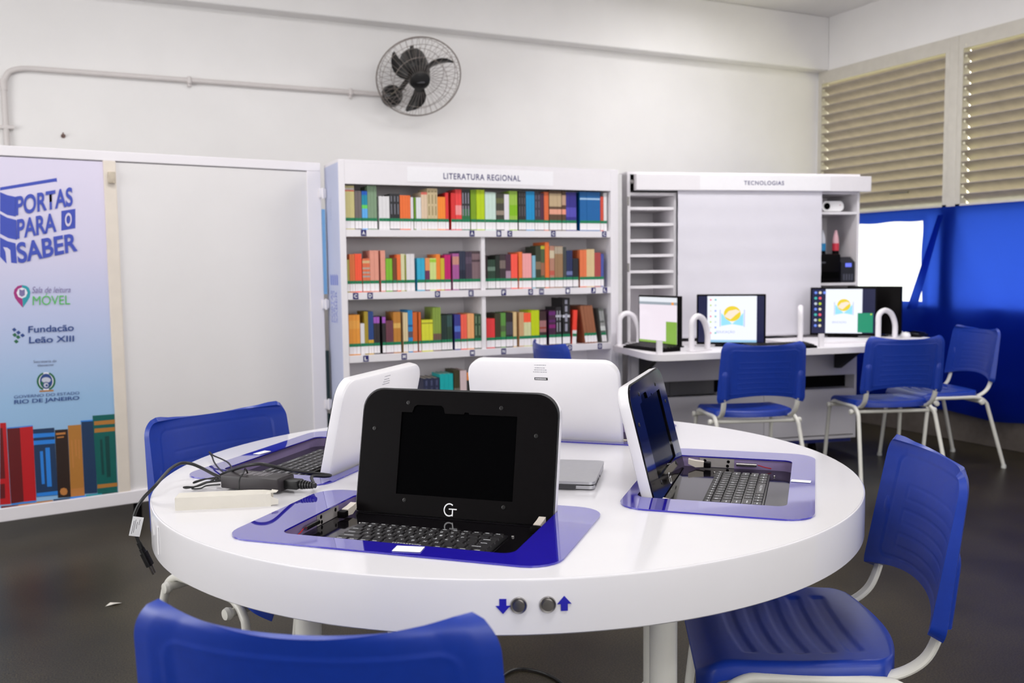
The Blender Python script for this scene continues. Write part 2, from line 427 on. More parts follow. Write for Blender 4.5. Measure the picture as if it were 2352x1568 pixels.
# ---------------------------------------------------------------- measured tables: books, tags, poster
SHELVES = [
 (1, 1.440, [
  (0.038,0.088,0.228,2,(200,190,130),[(0.86,0.93,(215,205,195)),(0.82,0.86,(220,80,50))],None,'cream yellow book with a red mark near its top'),
  (0.09,0.126,0.202,2,(108,98,98),[],None,'grey brown book'),
  (0.128,0.158,0.202,2,(0,135,165),[(0.85,1,(0,85,185)),(0.33,0.47,(100,210,90)),(0,0.33,(90,170,235))],None,'blue book with a green stripe'),
  (0.159,0.209,0.231,3,(124,150,120),[],None,'tall sage green book'),
  (0.22,0.278,0.177,3,(222,220,222),[],None,'plain white book left of the black ones'),
  (0.28,0.335,0.191,3,(32,32,36),[],(120,120,130),'black book with a grey title'),
  (0.336,0.395,0.184,4,(236,112,50),[],None,'orange book right of the black ones'),
  (0.396,0.411,0.175,1,(225,220,225),[],None,'thin white book beside a green spine'),
  (0.414,0.426,0.174,1,(95,140,5),[],None,'thin dark lime green book between white ones'),
  (0.427,0.455,0.175,2,(222,224,226),[],None,'white book right of the thin green one'),
  (0.456,0.49,0.204,2,(222,196,168),[(0.9,1,(220,110,95))],None,'cream book with a red top edge'),
  (0.491,0.549,0.224,3,(206,186,146),[],(150,130,90),'tall beige book'),
  (0.55,0.594,0.18,3,(248,140,45),[],None,'amber orange book'),
  (0.595,0.613,0.204,1,(224,45,50),[],None,'thin red book beside a dark gap'),
  (0.628,0.653,0.204,2,(222,46,46),[],None,'red book left of the pink banded ones'),
  (0.654,0.69,0.223,2,(235,65,65),[(0.12,0.45,(240,150,150))],None,'red book with a pink band'),
  (0.691,0.739,0.222,3,(40,44,48),[(0,0.33,(36,108,60))],(150,145,160),'black book with green base and grey title'),
  (0.744,0.777,0.223,1,(120,155,0),[],None,'dark lime book leaning out of a dark gap'),
  (0.778,0.827,0.224,2,(182,208,0),[],None,'tall bright lime book'),
  (0.83,0.895,0.212,3,(200,222,212),[],None,'pale mint book'),
  (0.897,0.946,0.209,2,(62,62,52),[(0.15,0.32,(150,135,120)),(0.6,0.8,(95,98,60))],None,'dark olive book with grey patches'),
  (0.947,0.977,0.203,1,(224,220,226),[],None,'white book between olive and green ones'),
  (0.978,1.028,0.222,3,(152,190,68),[(0.12,0.5,(130,185,5))],None,'light green book'),
  (1.035,1.082,0.223,3,(40,36,36),[],(95,90,92),'black book left of the sky blue ones'),
  (1.083,1.136,0.222,3,(0,140,198),[],None,'sky blue book'),
  (1.138,1.173,0.216,2,(60,52,62),[],(105,95,110),'dark grey violet book'),
  (1.173,1.196,0.213,1,(75,32,58),[],None,'dark purple book beside a rust orange one'),
  (1.197,1.226,0.221,1,(216,102,55),[],None,'rust orange book'),
  (1.231,1.309,0.23,3,(92,66,46),[(0.45,0.9,(190,165,130)),(0.18,0.36,(226,160,135))],None,'brown book with cream and pink blocks'),
  (1.313,1.339,0.231,1,(86,60,42),[(0.5,0.85,(185,150,125)),(0.18,0.36,(230,150,125))],None,'brown book with pink block beside the indigo ones'),
  (1.34,1.407,0.223,3,(45,36,132),[(0.1,0.45,(80,72,175))],None,'indigo book'),
  (1.431,1.567,0.228,3,(0,94,160),[(0.72,0.78,(160,195,225))],None,'wide blue book with a white title'),
  (1.569,1.589,0.202,1,(206,72,52),[],None,'thin red orange book at the right end'),
  (1.59,1.612,0.225,1,(222,220,222),[],None,'white book at the right end'),
 ]),
 (2, 1.111, [
  (0.04,0.053,0.173,1,(172,162,78),[],None,'thin olive yellow book at the left end'),
  (0.054,0.082,0.201,2,(218,112,55),[],None,'brown orange book near the left end'),
  (0.083,0.119,0.203,3,(250,86,52),[],None,'orange red book near the left end'),
  (0.123,0.163,0.178,2,(222,110,70),[(0.78,0.9,(215,180,130)),(0.5,0.58,(180,165,150)),(0.3,0.38,(170,160,150)),(0.12,0.2,(165,160,155))],None,'orange book with grey stripes'),
  (0.164,0.211,0.22,2,(226,152,132),[],None,'tall salmon pink book left of a brown gap'),
  (0.222,0.248,0.22,1,(226,152,132),[],None,'tall salmon pink book right of a brown gap'),
  (0.25,0.286,0.177,2,(122,186,42),[],None,'bright green book'),
  (0.288,0.311,0.18,1,(112,58,28),[],None,'brown book between green and orange ones'),
  (0.312,0.333,0.198,1,(236,108,48),[],None,'orange book between brown and cream ones'),
  (0.334,0.355,0.201,1,(216,212,168),[],None,'cream book right of the orange one'),
  (0.357,0.364,0.196,1,(150,155,50),[],None,'very thin olive book beside white ones'),
  (0.365,0.411,0.201,2,(224,220,222),[],None,'tall white book'),
  (0.425,0.469,0.178,2,(45,170,206),[],None,'cyan book'),
  (0.472,0.498,0.178,1,(230,150,90),[(0,0.4,(105,40,85))],None,'orange and purple book'),
  (0.498,0.535,0.177,2,(206,220,138),[(0.8,0.95,(160,205,50))],None,'pale lime book with a green top'),
  (0.535,0.559,0.199,1,(240,132,42),[],None,'orange book left of the mustard one'),
  (0.56,0.583,0.177,1,(206,182,44),[],None,'mustard yellow book'),
  (0.584,0.619,0.194,2,(196,16,106),[],None,'magenta book'),
  (0.631,0.669,0.202,2,(166,86,150),[(0.55,0.88,(200,140,125))],None,'mauve book with a tan patch'),
  (0.671,0.707,0.215,2,(40,46,70),[(0,0.3,(18,26,50))],None,'dark navy book left of the violet grey ones'),
  (0.708,0.746,0.211,2,(66,52,72),[(0.55,0.8,(88,72,92))],None,'dark violet grey book'),
  (0.746,0.796,0.215,3,(125,100,106),[(0.6,0.68,(70,50,58)),(0.9,1,(70,55,60))],None,'grey mauve book with dark bands'),
  (0.824,0.839,0.191,1,(42,24,30),[],None,'dark maroon book against the divider'),
  (0.84,0.887,0.167,3,(34,62,46),[(0.38,0.6,(105,130,115))],None,'dark green book with pale lettering'),
  (0.889,0.914,0.19,1,(26,34,28),[],None,'blackish green book'),
  (0.915,0.951,0.194,2,(58,46,50),[(0.4,0.75,(120,105,100))],None,'dark book with a grey block'),
  (0.952,0.983,0.197,2,(72,40,62),[(0,0.28,(170,140,160))],None,'dark plum book with a pale base'),
  (0.984,1.025,0.197,2,(255,88,72),[],None,'bright coral red book'),
  (1.033,1.055,0.209,1,(238,118,55),[],None,'orange book left of the pink ones'),
  (1.056,1.113,0.2,3,(242,164,164),[],None,'pink book'),
  (1.118,1.139,0.188,1,(132,182,202),[],None,'pale blue book'),
  (1.14,1.173,0.24,1,(52,60,42),[(0.25,0.5,(130,110,85))],None,'tall dark olive book'),
  (1.173,1.198,0.246,1,(74,92,58),[(0.05,0.45,(150,100,75)),(0.88,0.98,(190,180,40))],None,'tall green and brown book'),
  (1.2,1.227,0.265,1,(232,112,45),[],None,'tallest book,orange,rising above its neighbours'),
  (1.23,1.261,0.243,1,(178,128,108),[(0.6,0.85,(205,190,160)),(0.05,0.2,(195,90,75))],None,'tall pinkish brown book'),
  (1.263,1.316,0.241,3,(154,120,86),[(0.75,0.98,(175,160,140))],None,'tall tan book'),
  (1.318,1.339,0.237,1,(66,70,70),[],None,'tall dark grey book'),
  (1.34,1.379,0.216,2,(34,44,88),[(0.06,0.2,(110,120,170))],None,'navy book with pale base lettering'),
  (1.381,1.418,0.17,2,(30,32,40),[],None,'short black book'),
  (1.428,1.473,0.219,2,(228,118,72),[],None,'terracotta orange book'),
  (1.473,1.526,0.223,2,(216,190,142),[],None,'sand coloured book'),
  (1.527,1.569,0.203,2,(172,68,68),[],None,'dusty red book'),
  (1.57,1.589,0.196,1,(72,84,162),[],None,'blue book at the right end'),
 ]),
 (3, 0.779, [
  (0.041,0.101,0.214,3,(232,152,52),[(0.5,0.8,(236,165,70))],None,'orange book at the left end'),
  (0.103,0.125,0.167,1,(224,220,222),[],None,'short white book'),
  (0.125,0.146,0.23,1,(166,142,36),[],None,'olive gold book'),
  (0.147,0.175,0.229,2,(32,66,130),[(0.0,0.08,(215,170,40))],None,'navy blue book with a yellow base'),
  (0.176,0.208,0.199,2,(44,36,40),[(0.75,1,(160,85,185))],None,'black book with a purple top left of a gap'),
  (0.223,0.242,0.198,1,(38,28,34),[(0.75,1,(160,85,185))],None,'black book with a purple top right of a gap'),
  (0.243,0.284,0.177,3,(108,56,70),[],None,'plum book'),
  (0.285,0.326,0.221,2,(190,126,46),[(0.45,0.62,(220,175,90))],None,'ochre book'),
  (0.34,0.366,0.217,2,(220,200,158),[],None,'cream book left of the blue ones'),
  (0.368,0.393,0.229,2,(40,140,200),[(0.1,0.3,(95,80,90)),(0.45,0.52,(20,80,140))],None,'light blue book with a dark base'),
  (0.394,0.42,0.218,1,(206,98,32),[],None,'burnt orange book left of a dark gap'),
  (0.427,0.441,0.217,1,(206,98,32),[],None,'burnt orange book right of a dark gap'),
  (0.444,0.509,0.174,3,(216,216,52),[(0.8,0.86,(150,140,30))],None,'yellow book'),
  (0.51,0.557,0.24,3,(132,156,62),[(0,0.18,(110,85,70))],None,'tall olive green book'),
  (0.559,0.591,0.196,2,(22,46,42),[],None,'very dark green book'),
  (0.592,0.622,0.198,2,(38,62,48),[(0.5,0.95,(50,82,80))],None,'dark teal book'),
  (0.636,0.672,0.197,2,(52,54,138),[(0.28,0.52,(85,115,200))],None,'indigo book with a blue band'),
  (0.674,0.71,0.196,2,(242,96,76),[],None,'coral book'),
  (0.712,0.753,0.2,2,(236,168,108),[],None,'peach book'),
  (0.755,0.796,0.196,2,(42,72,46),[],(120,140,110),'dark green book with a pale pattern'),
  (0.827,0.879,0.168,2,(226,56,58),[],None,'short red book against the divider'),
  (0.881,0.915,0.197,2,(58,54,32),[],None,'dark olive brown book'),
  (0.916,0.947,0.198,1,(92,146,64),[(0.2,0.45,(80,105,60))],None,'leaf green book'),
  (0.949,0.991,0.198,2,(44,32,36),[(0.05,0.6,(72,70,80))],None,'dark brown and grey book'),
  (0.993,1.015,0.201,1,(218,188,136),[],None,'cream book left of a brown gap'),
  (1.031,1.06,0.198,2,(206,164,118),[],None,'tan striped book'),
  (1.061,1.106,0.193,2,(212,212,162),[(0.58,1,(255,92,55))],None,'cream book with an orange top'),
  (1.107,1.159,0.206,2,(192,208,2),[],None,'bright lime yellow book'),
  (1.161,1.204,0.199,2,(58,32,36),[(0.1,0.6,(160,110,110)),(0.25,0.32,(150,60,40))],None,'dark brown book with pink lettering'),
  (1.222,1.265,0.202,2,(66,26,60),[(0.8,0.95,(100,30,110)),(0.25,0.4,(130,20,110)),(0.5,0.6,(90,25,100))],None,'dark book with purple bands'),
  (1.267,1.303,0.221,2,(30,28,32),[(0.62,0.7,(200,200,210))],(165,165,175),'black book with a white title'),
  (1.311,1.36,0.273,1,(24,22,26),[(0.45,0.52,(200,200,210))],(150,150,165),'tall thick black book'),
  (1.433,1.545,0.224,4,(150,92,62),[],None,'brown book leaning left near the right end'),
  (1.547,1.61,0.205,4,(96,100,96),[(0.05,0.25,(210,215,210))],(215,215,215),'thin grey and white book at the right end'),
 ]),
 (4, 0.448, [
  (0.45,0.542,0.183,3,(28,34,66),[],(70,75,110),'navy book'),
  (0.545,0.622,0.202,3,(0,168,170),[],None,'teal book'),
  (0.627,0.662,0.218,2,(58,54,26),[(0,0.35,(110,105,95))],None,'dark olive book'),
  (0.664,0.703,0.214,2,(216,192,194),[],None,'pale pink book'),
  (0.704,0.728,0.202,1,(40,36,34),[(0.68,1,(236,140,60))],None,'dark book with an orange top'),
 ]),
]
TAGS= [('A', 0.126, 1), ('A', 0.738, 1), ('B', 0.9, 1), ('C', 0.967, 1), ('C', 1.241, 1), ('C', 1.578, 1), ('C', 0.075, 2), ('D', 0.153, 2), ('D', 0.53, 2), ('E', 0.727, 2), ('F', 0.925, 2), ('G', 1.093, 2), ('H', 1.162, 2), ('I', 1.332, 2), ('J', 1.503, 2), ('L', 1.582, 2), ('L', 0.122, 3), ('M', 0.333, 3), ('M', 0.729, 3), ('N', 0.92, 3), ('N', 1.123, 3), ('O', 1.343, 3), ('O', 1.545, 3)]
PTEXT=[
  ('PORTAS', [(0.1323, 1.4939), (0.371, 1.5444), (0.373, 1.6334), (0.1357, 1.5815)], 'blue', 1) ,
  ('PARA', [(0.1321, 1.389), (0.2966, 1.4241), (0.2961, 1.5125), (0.1355, 1.4774)], 'blue', 1) ,
  ('SABER', [(0.1315, 1.2764), (0.3823, 1.3342), (0.3815, 1.4211), (0.1264, 1.3718)], 'blue', 1) ,
  ('O', [(0.3327, 1.4472), (0.3615, 1.4516), (0.3644, 1.5147), (0.3356, 1.5095)], 'lilac', 1) ,
  ('Sala de leitura', [(0.1807, 1.1415), (0.3425, 1.1409), (0.3437, 1.1672), (0.1821, 1.1712)], 'mauve', 0) ,
  ('MÓVEL', [(0.181, 1.0858), (0.3383, 1.0847), (0.3392, 1.1386), (0.1836, 1.1392)], 'green', 1) ,
  ('Fundação', [(0.1563, 0.9516), (0.3484, 0.9522), (0.3483, 0.9914), (0.1582, 0.9897)], 'navy', 1) ,
  ('Leão XIII', [(0.1577, 0.9103), (0.3466, 0.9089), (0.3479, 0.9373), (0.1591, 0.941)], 'navy', 1) ,
  ('Secretaria de', [(0.1711, 0.8188), (0.2677, 0.8171), (0.2682, 0.8291), (0.1717, 0.8307)], 'grey', 0) ,
  ('Governo', [(0.1877, 0.8016), (0.2534, 0.8013), (0.2538, 0.8102), (0.1882, 0.8105)], 'grey', 1) ,
  ('GOVERNO DO ESTADO', [(0.084, 0.6609), (0.3583, 0.6567), (0.3589, 0.6701), (0.0847, 0.6744)], 'navy', 0) ,
  ('RIO DE JANEIRO', [(0.0835, 0.629), (0.3569, 0.6262), (0.3568, 0.6488), (0.0847, 0.6537)], 'navy', 1) ,
]
PPOLY=[
  ('blue', [(0.0754, 1.6198), (0.3087, 1.6719), (0.3094, 1.6534), (0.3028, 1.6548), (0.0747, 1.6057)]) ,
  ('blue', [(0.0743, 1.5991), (0.1027, 1.5864), (0.1365, 1.5793), (0.1322, 1.4901), (0.0983, 1.497), (0.0701, 1.5145)]) ,
  ('blue', [(0.0695, 1.5019), (0.0977, 1.485), (0.1339, 1.4746), (0.1319, 1.3851), (0.098, 1.3926), (0.065, 1.4121)]) ,
  ('blue', [(0.0642, 1.3967), (0.0925, 1.3793), (0.1253, 1.3696), (0.1267, 1.2781), (0.1032, 1.2811), (0.1027, 1.3391), (0.091, 1.3501), (0.0742, 1.3529), (0.0828, 1.3308), (0.085, 1.2768), (0.0599, 1.3089)]) ,
  ('blue', [(0.3169, 1.4288), (0.3211, 1.5205), (0.3814, 1.5321), (0.3772, 1.441)]) ,
  ('magenta', [(0.1416, 1.1794), (0.1241, 1.1753), (0.1101, 1.16), (0.1062, 1.1423), (0.1115, 1.1198), (0.1229, 1.1), (0.1406, 1.0759)]) ,
  ('teal', [(0.1416, 1.1794), (0.1406, 1.0759), (0.1604, 1.1044), (0.1713, 1.1238), (0.1749, 1.1461), (0.1698, 1.1659), (0.1588, 1.1756)]) ,
  ('white', [(0.1411, 1.1682), (0.1259, 1.1618), (0.1182, 1.1447), (0.1242, 1.1262), (0.1386, 1.1179), (0.1549, 1.1253), (0.1628, 1.1436), (0.1566, 1.1611)]) ,
  ('mauve', [(0.1298, 1.1612), (0.1405, 1.1554), (0.1526, 1.1607), (0.1513, 1.1327), (0.139, 1.1263), (0.1285, 1.1333)]) ,
  ('navy', [(0.0911, 0.9784), (0.1022, 0.9858), (0.1106, 0.9742), (0.0995, 0.9668)]) ,
  ('navy', [(0.1071, 0.9646), (0.1183, 0.9721), (0.1267, 0.9605), (0.1156, 0.953)]) ,
  ('navy', [(0.1232, 0.9508), (0.1344, 0.9583), (0.1429, 0.9466), (0.1317, 0.9392)]) ,
  ('dgreen', [(0.1052, 0.9437), (0.1163, 0.9512), (0.1248, 0.9395), (0.1136, 0.9321)]) ,
  ('dgreen', [(0.0917, 0.9544), (0.1028, 0.9618), (0.1112, 0.9502), (0.1001, 0.9428)]) ,
  ('dgreen', [(0.0963, 0.9242), (0.1075, 0.9316), (0.1159, 0.92), (0.1048, 0.9126)]) ,
  ('white', [(0.2531, 0.7267), (0.2521, 0.7402), (0.248, 0.7525), (0.2411, 0.7626), (0.2321, 0.7694), (0.222, 0.7723), (0.2117, 0.7709), (0.2022, 0.7655), (0.1945, 0.7566), (0.1893, 0.745), (0.187, 0.7319), (0.188, 0.7185), (0.1921, 0.7062), (0.1989, 0.6961), (0.2078, 0.6892), (0.2179, 0.6862), (0.2282, 0.6875), (0.2378, 0.6928), (0.2456, 0.7018), (0.2509, 0.7134)]) ,
  ('dgreen', [(0.2085, 0.7718), (0.1977, 0.7661), (0.189, 0.7571), (0.1831, 0.7455), (0.1807, 0.7324), (0.1819, 0.719), (0.1866, 0.7065), (0.1943, 0.6962), (0.2045, 0.6888), (0.2078, 0.6965), (0.1998, 0.7024), (0.1937, 0.7108), (0.1901, 0.7209), (0.1892, 0.7317), (0.1911, 0.7423), (0.1957, 0.7518), (0.2025, 0.7591), (0.211, 0.7638)]) ,
  ('dgreen', [(0.2315, 0.6866), (0.2424, 0.6922), (0.2512, 0.7013), (0.2571, 0.7129), (0.2596, 0.7262), (0.2584, 0.7397), (0.2536, 0.7522), (0.2457, 0.7626), (0.2354, 0.7698), (0.2321, 0.7622), (0.2402, 0.7563), (0.2463, 0.7479), (0.2501, 0.7378), (0.251, 0.7268), (0.249, 0.7161), (0.2444, 0.7066), (0.2375, 0.6993), (0.2289, 0.6947)]) ,
  ('navy', [(0.2467, 0.7272), (0.2459, 0.7384), (0.2426, 0.7487), (0.237, 0.7571), (0.2298, 0.7628), (0.2217, 0.7651), (0.2133, 0.764), (0.2057, 0.7595), (0.1995, 0.752), (0.1952, 0.7423), (0.1934, 0.7314), (0.1942, 0.7202), (0.1974, 0.71), (0.2029, 0.7016), (0.2101, 0.6959), (0.2182, 0.6934), (0.2266, 0.6945), (0.2343, 0.699), (0.2406, 0.7064), (0.2449, 0.7162)]) ,
  ('dgreen', [(0.1955, 0.7312), (0.1962, 0.7208), (0.1992, 0.7112), (0.2043, 0.7034), (0.2109, 0.6981), (0.2184, 0.6958), (0.226, 0.6968), (0.2331, 0.701), (0.2389, 0.708)]) ,
  ('palegrey', [(0.2395, 0.7338), (0.2387, 0.7379), (0.2362, 0.7418), (0.232, 0.745), (0.2268, 0.7473), (0.2209, 0.7484), (0.2149, 0.7482), (0.2095, 0.7468), (0.2051, 0.7442), (0.2022, 0.7407), (0.2011, 0.7368), (0.2018, 0.7326), (0.2044, 0.7288), (0.2085, 0.7255), (0.2137, 0.7232), (0.2196, 0.7221), (0.2256, 0.7223), (0.231, 0.7237), (0.2354, 0.7263), (0.2383, 0.7298)]) ,
  ('navy', [(0.233, 0.7102), (0.2325, 0.7151), (0.2308, 0.7196), (0.2279, 0.7233), (0.2241, 0.7258), (0.2198, 0.7269), (0.2155, 0.7265), (0.2116, 0.7246), (0.2083, 0.7214), (0.2062, 0.7172), (0.2053, 0.7125), (0.2057, 0.7076), (0.2075, 0.7031), (0.2104, 0.6994), (0.2141, 0.6969), (0.2184, 0.6958), (0.2227, 0.6962), (0.2267, 0.6981), (0.2299, 0.7013), (0.2321, 0.7055)]) ,
  ('palegrey', [(0.2292, 0.7105), (0.2289, 0.7141), (0.2276, 0.7174), (0.2255, 0.7201), (0.2227, 0.7219), (0.2196, 0.7227), (0.2165, 0.7224), (0.2136, 0.721), (0.2112, 0.7187), (0.2096, 0.7156), (0.209, 0.7122), (0.2093, 0.7086), (0.2106, 0.7053), (0.2127, 0.7026), (0.2155, 0.7008), (0.2186, 0.7), (0.2217, 0.7003), (0.2246, 0.7017), (0.227, 0.704), (0.2286, 0.7071)]) ,
  ('navy', [(0.2265, 0.7096), (0.2263, 0.7112), (0.2256, 0.7128), (0.2245, 0.7141), (0.2231, 0.715), (0.2214, 0.7154), (0.2198, 0.7152), (0.2182, 0.7146), (0.217, 0.7135), (0.2162, 0.7121), (0.2158, 0.7104), (0.216, 0.7087), (0.2167, 0.7072), (0.2178, 0.7059), (0.2193, 0.705), (0.2209, 0.7046), (0.2226, 0.7047), (0.2241, 0.7054), (0.2253, 0.7065), (0.2262, 0.7079)]) ,
  ('ochre', [(0.1899, 0.6814), (0.1903, 0.6886), (0.2491, 0.6872), (0.2488, 0.68)]) ,
  ('red', [(0.0222, 0.5536), (0.0462, 0.5523), (0.0471, 0.1732), (0.0034, 0.1758)]) ,
  ('dred', [(0.021, 0.5302), (0.0312, 0.5291), (0.0309, 0.295), (0.0093, 0.2951)]) ,
  ('dred', [(0.0081, 0.2715), (0.0277, 0.2717), (0.0263, 0.2033), (0.0047, 0.2036)]) ,
  ('dred', [(0.0489, 0.5242), (0.1007, 0.5234), (0.1005, 0.1758), (0.0487, 0.1747)]) ,
  ('red', [(0.1007, 0.5234), (0.1543, 0.5249), (0.1523, 0.174), (0.1005, 0.1758)]) ,
  ('sky', [(0.0489, 0.5242), (0.0491, 0.5283), (0.1545, 0.529), (0.1543, 0.5243)]) ,
  ('night', [(0.1541, 0.5099), (0.2434, 0.5081), (0.2446, 0.1857), (0.1542, 0.1901)]) ,
  ('sky', [(0.1542, 0.4889), (0.2439, 0.485), (0.2436, 0.4668), (0.1538, 0.4691)]) ,
  ('sky', [(0.1547, 0.4558), (0.2435, 0.4529), (0.2431, 0.4334), (0.1543, 0.436)]) ,
  ('sky', [(0.1783, 0.4036), (0.1911, 0.4032), (0.1917, 0.2472), (0.1788, 0.2472)]) ,
  ('sky', [(0.2014, 0.4171), (0.2202, 0.4167), (0.2206, 0.2309), (0.2007, 0.2319)]) ,
  ('sky', [(0.1556, 0.2081), (0.2439, 0.2061), (0.2436, 0.1877), (0.1553, 0.1917)]) ,
  ('brown', [(0.2456, 0.497), (0.3001, 0.4953), (0.2993, 0.1683), (0.2439, 0.1723)]) ,
  ('amber', [(0.2487, 0.4814), (0.2901, 0.4818), (0.2902, 0.472), (0.2488, 0.4723)]) ,
  ('amber', [(0.2532, 0.4627), (0.2821, 0.4631), (0.2824, 0.457), (0.2535, 0.4566)]) ,
  ('amber', [(0.2707, 0.2175), (0.2585, 0.2144), (0.2535, 0.2016), (0.2572, 0.1875), (0.269, 0.1809), (0.2812, 0.184), (0.2862, 0.1968), (0.2825, 0.2109)]) ,
  ('ochre', [(0.3019, 0.5122), (0.3589, 0.5111), (0.3589, 0.1674), (0.2994, 0.1701)]) ,
  ('amber', [(0.2994, 0.2072), (0.359, 0.206), (0.3589, 0.1674), (0.2994, 0.1701)]) ,
  ('amber', [(0.3118, 0.4407), (0.3173, 0.4401), (0.319, 0.3076), (0.3135, 0.3083)]) ,
  ('amber', [(0.3279, 0.442), (0.3346, 0.4412), (0.3342, 0.3612), (0.3281, 0.3619)]) ,
  ('amber', [(0.3428, 0.4403), (0.3484, 0.4396), (0.3475, 0.3472), (0.342, 0.3479)]) ,
  ('night', [(0.3607, 0.5276), (0.4157, 0.5269), (0.4151, 0.171), (0.3593, 0.1749)]) ,
  ('sky', [(0.3578, 0.5236), (0.3581, 0.5297), (0.4158, 0.5287), (0.4155, 0.5225)]) ,
  ('pine', [(0.411, 0.5484), (0.5092, 0.5467), (0.5057, 0.1468), (0.4167, 0.1683)]) ,
  ('ochre', [(0.4165, 0.52), (0.5097, 0.5197), (0.5094, 0.4997), (0.4163, 0.5014)]) ,
  ('ochre', [(0.4166, 0.4846), (0.5087, 0.4828), (0.5085, 0.464), (0.4163, 0.4648)]) ,
  ('ochre', [(0.4175, 0.2114), (0.5078, 0.2087), (0.5076, 0.191), (0.4172, 0.1926)]) ,
  ('dpine', [(0.438, 0.4294), (0.4494, 0.4293), (0.4509, 0.2557), (0.4394, 0.256)]) ,
  ('dpine', [(0.4614, 0.4423), (0.4804, 0.4421), (0.479, 0.2405), (0.4617, 0.2416)]) ,
  ('sky', [(0.0497, 0.1746), (0.1523, 0.1734), (0.152, 0.1673), (0.0495, 0.1686)]) ,
  ('dred', [(0.0071, 0.1692), (0.078, 0.1654), (0.0771, 0.1475), (0.0063, 0.1527)]) ,
  ('amber', [(0.078, 0.1666), (0.1518, 0.1631), (0.1511, 0.148), (0.0772, 0.1499)]) ,
  ('ochre', [(0.152, 0.1673), (0.2219, 0.1664), (0.2211, 0.1494), (0.1512, 0.1504)]) ,
  ('night', [(0.2236, 0.1686), (0.2947, 0.1659), (0.294, 0.1493), (0.2228, 0.1504)]) ,
  ('sky', [(0.2948, 0.1677), (0.3656, 0.1658), (0.3647, 0.1472), (0.294, 0.1493)]) ,
  ('tealb', [(0.3657, 0.1689), (0.4366, 0.1666), (0.4357, 0.1466), (0.3648, 0.1479)]) ,
  ('dpine', [(0.4366, 0.1666), (0.5087, 0.1635), (0.5079, 0.1452), (0.4357, 0.1466)]) ,
]

# ---------------------------------------------------------------- the room
XW, YW, ZC = 5.51, 5.72, 3.18
MB().b2(-3.4, 6.0, -3.4, 6.2, -0.12, 0.0).build('floor', FLOOR, smooth=False)['kind'] = 'structure'
MB().b2(-3.4, 6.0, -3.4, 6.2, ZC, ZC + 0.15).build('ceiling', CEIL, smooth=False)['kind'] = 'structure'
MB().b2(-3.3, XW + 0.2, YW, YW + 0.2, 0, ZC).build('wall_back', WALL, smooth=False)['kind'] = 'structure'
MB().b2(-3.4, -3.2, -3.4, YW, 0, ZC).build('wall_left', WALL, smooth=False)['kind'] = 'structure'
MB().b2(-3.2, XW + 0.2, -3.4, -3.2, 0, ZC).build('wall_front', WALL, smooth=False)['kind'] = 'structure'
wr = MB()
WY0, WY1, WZ0, WZ1 = 3.18, 5.70, 0.93, 2.765
wr.b2(XW, XW + 0.2, -3.2, WY0, 0, ZC)
wr.b2(XW, XW + 0.2, WY0, YW, 0, WZ0)
wr.b2(XW, XW + 0.2, WY0, YW, WZ1, ZC)
wr.b2(XW, XW + 0.2, WY1, YW, WZ0, WZ1)
wr.build('wall_right', WALL, smooth=False)['kind'] = 'structure'
MB().b2(-3.2, XW, 5.60, YW, 2.765, ZC, 0.008).build('trim_1', WALL, smooth=False)['kind'] = 'structure'     # beam on the back wall
CURB = mat('grey_cement_curb', (92, 84, 78), 0.7, noise=0.15, nscale=20)
MB().b2(XW - 0.03, XW, -3.2, YW, 0.0, 0.235, 0.006).build('baseboard_right', CURB, smooth=False)['kind'] = 'structure'

# louvred windows
def window(name, y0, y1):
    root = empty(name, (XW, (y0 + y1) / 2, WZ0))
    root['kind'] = 'structure'
    oy = -(y0 + y1) / 2
    f = MB()
    f.b2(-0.01, 0.06, y0 + oy, y1 + oy, 2.67 - WZ0, WZ1 - WZ0)
    f.b2(-0.01, 0.06, y0 + oy, y0 + 0.035 + oy, 0, 2.67 - WZ0)
    f.b2(-0.01, 0.06, y1 - 0.035 + oy, y1 + oy, 0, 2.67 - WZ0)
    f.b2(-0.01, 0.06, y0 + oy, y1 + oy, 1.595 - WZ0, 1.63 - WZ0)
    f.build('window_frame', ALUF, root, smooth=False)
    s = MB()
    z = 1.66
    while z < 2.70:
        # each slat: inner edge high, outer edge low, with a rolled lip
        zz = z - WZ0
        a = 0.055; h = 0.040
        prof = [(-a, h), (-a * 0.5, h * 0.62), (0.0, 0.0), (a * 0.5, -h * 0.62), (a, -h), (a, -h - 0.003), (0.0, -0.003), (-a, h - 0.010), (-a - 0.004, h - 0.006)]
        mt = Matrix(((1, 0, 0, 0.05), (0, 0, 1, 0), (0, 1, 0, zz), (0, 0, 0, 1)))
        s.prism(prof, y0 + 0.04 + oy, y1 - 0.04 + oy, mt)
        z += 0.0725
    s.build('louvre_slats', ALU, root)
    p = MB()
    for k in range(15):
        p.lathe([(0.0, -0.012), (0.008, -0.006), (0.008, 0.006), (0, 0.012)], 8, Matrix.Translation((-0.004, y1 - 0.055 + oy, 1.675 - WZ0 + 0.0725 * k)))
    p.build('slat_pivots', mat('bright_pivot', (225, 220, 200), 0.3, metal=0.3, noise=0.05), root)
    MB().b2(-0.03, -0.012, -0.08 - 0.22, 0.08 - 0.22, 1.735 - WZ0, 1.75 - WZ0, 0.003).build('handle', mat('dull_handle', (120, 115, 105), 0.4, metal=0.5, noise=0.05), root)
    g = MB()
    g.b2(0.10, 0.104, y0 + oy, y1 + oy, 0.0, 1.6 - WZ0)
    g.build('lower_pane', PANE, root, smooth=False)
    return root
window('window_1', 4.47, WY1)
window('window_2', WY0, 4.40)
MB().b2(XW - 0.015, XW + 0.07, 4.40, 4.47, WZ0, WZ1, 0.004).build('trim_2', ALUF, smooth=False)['kind'] = 'structure'   # mullion

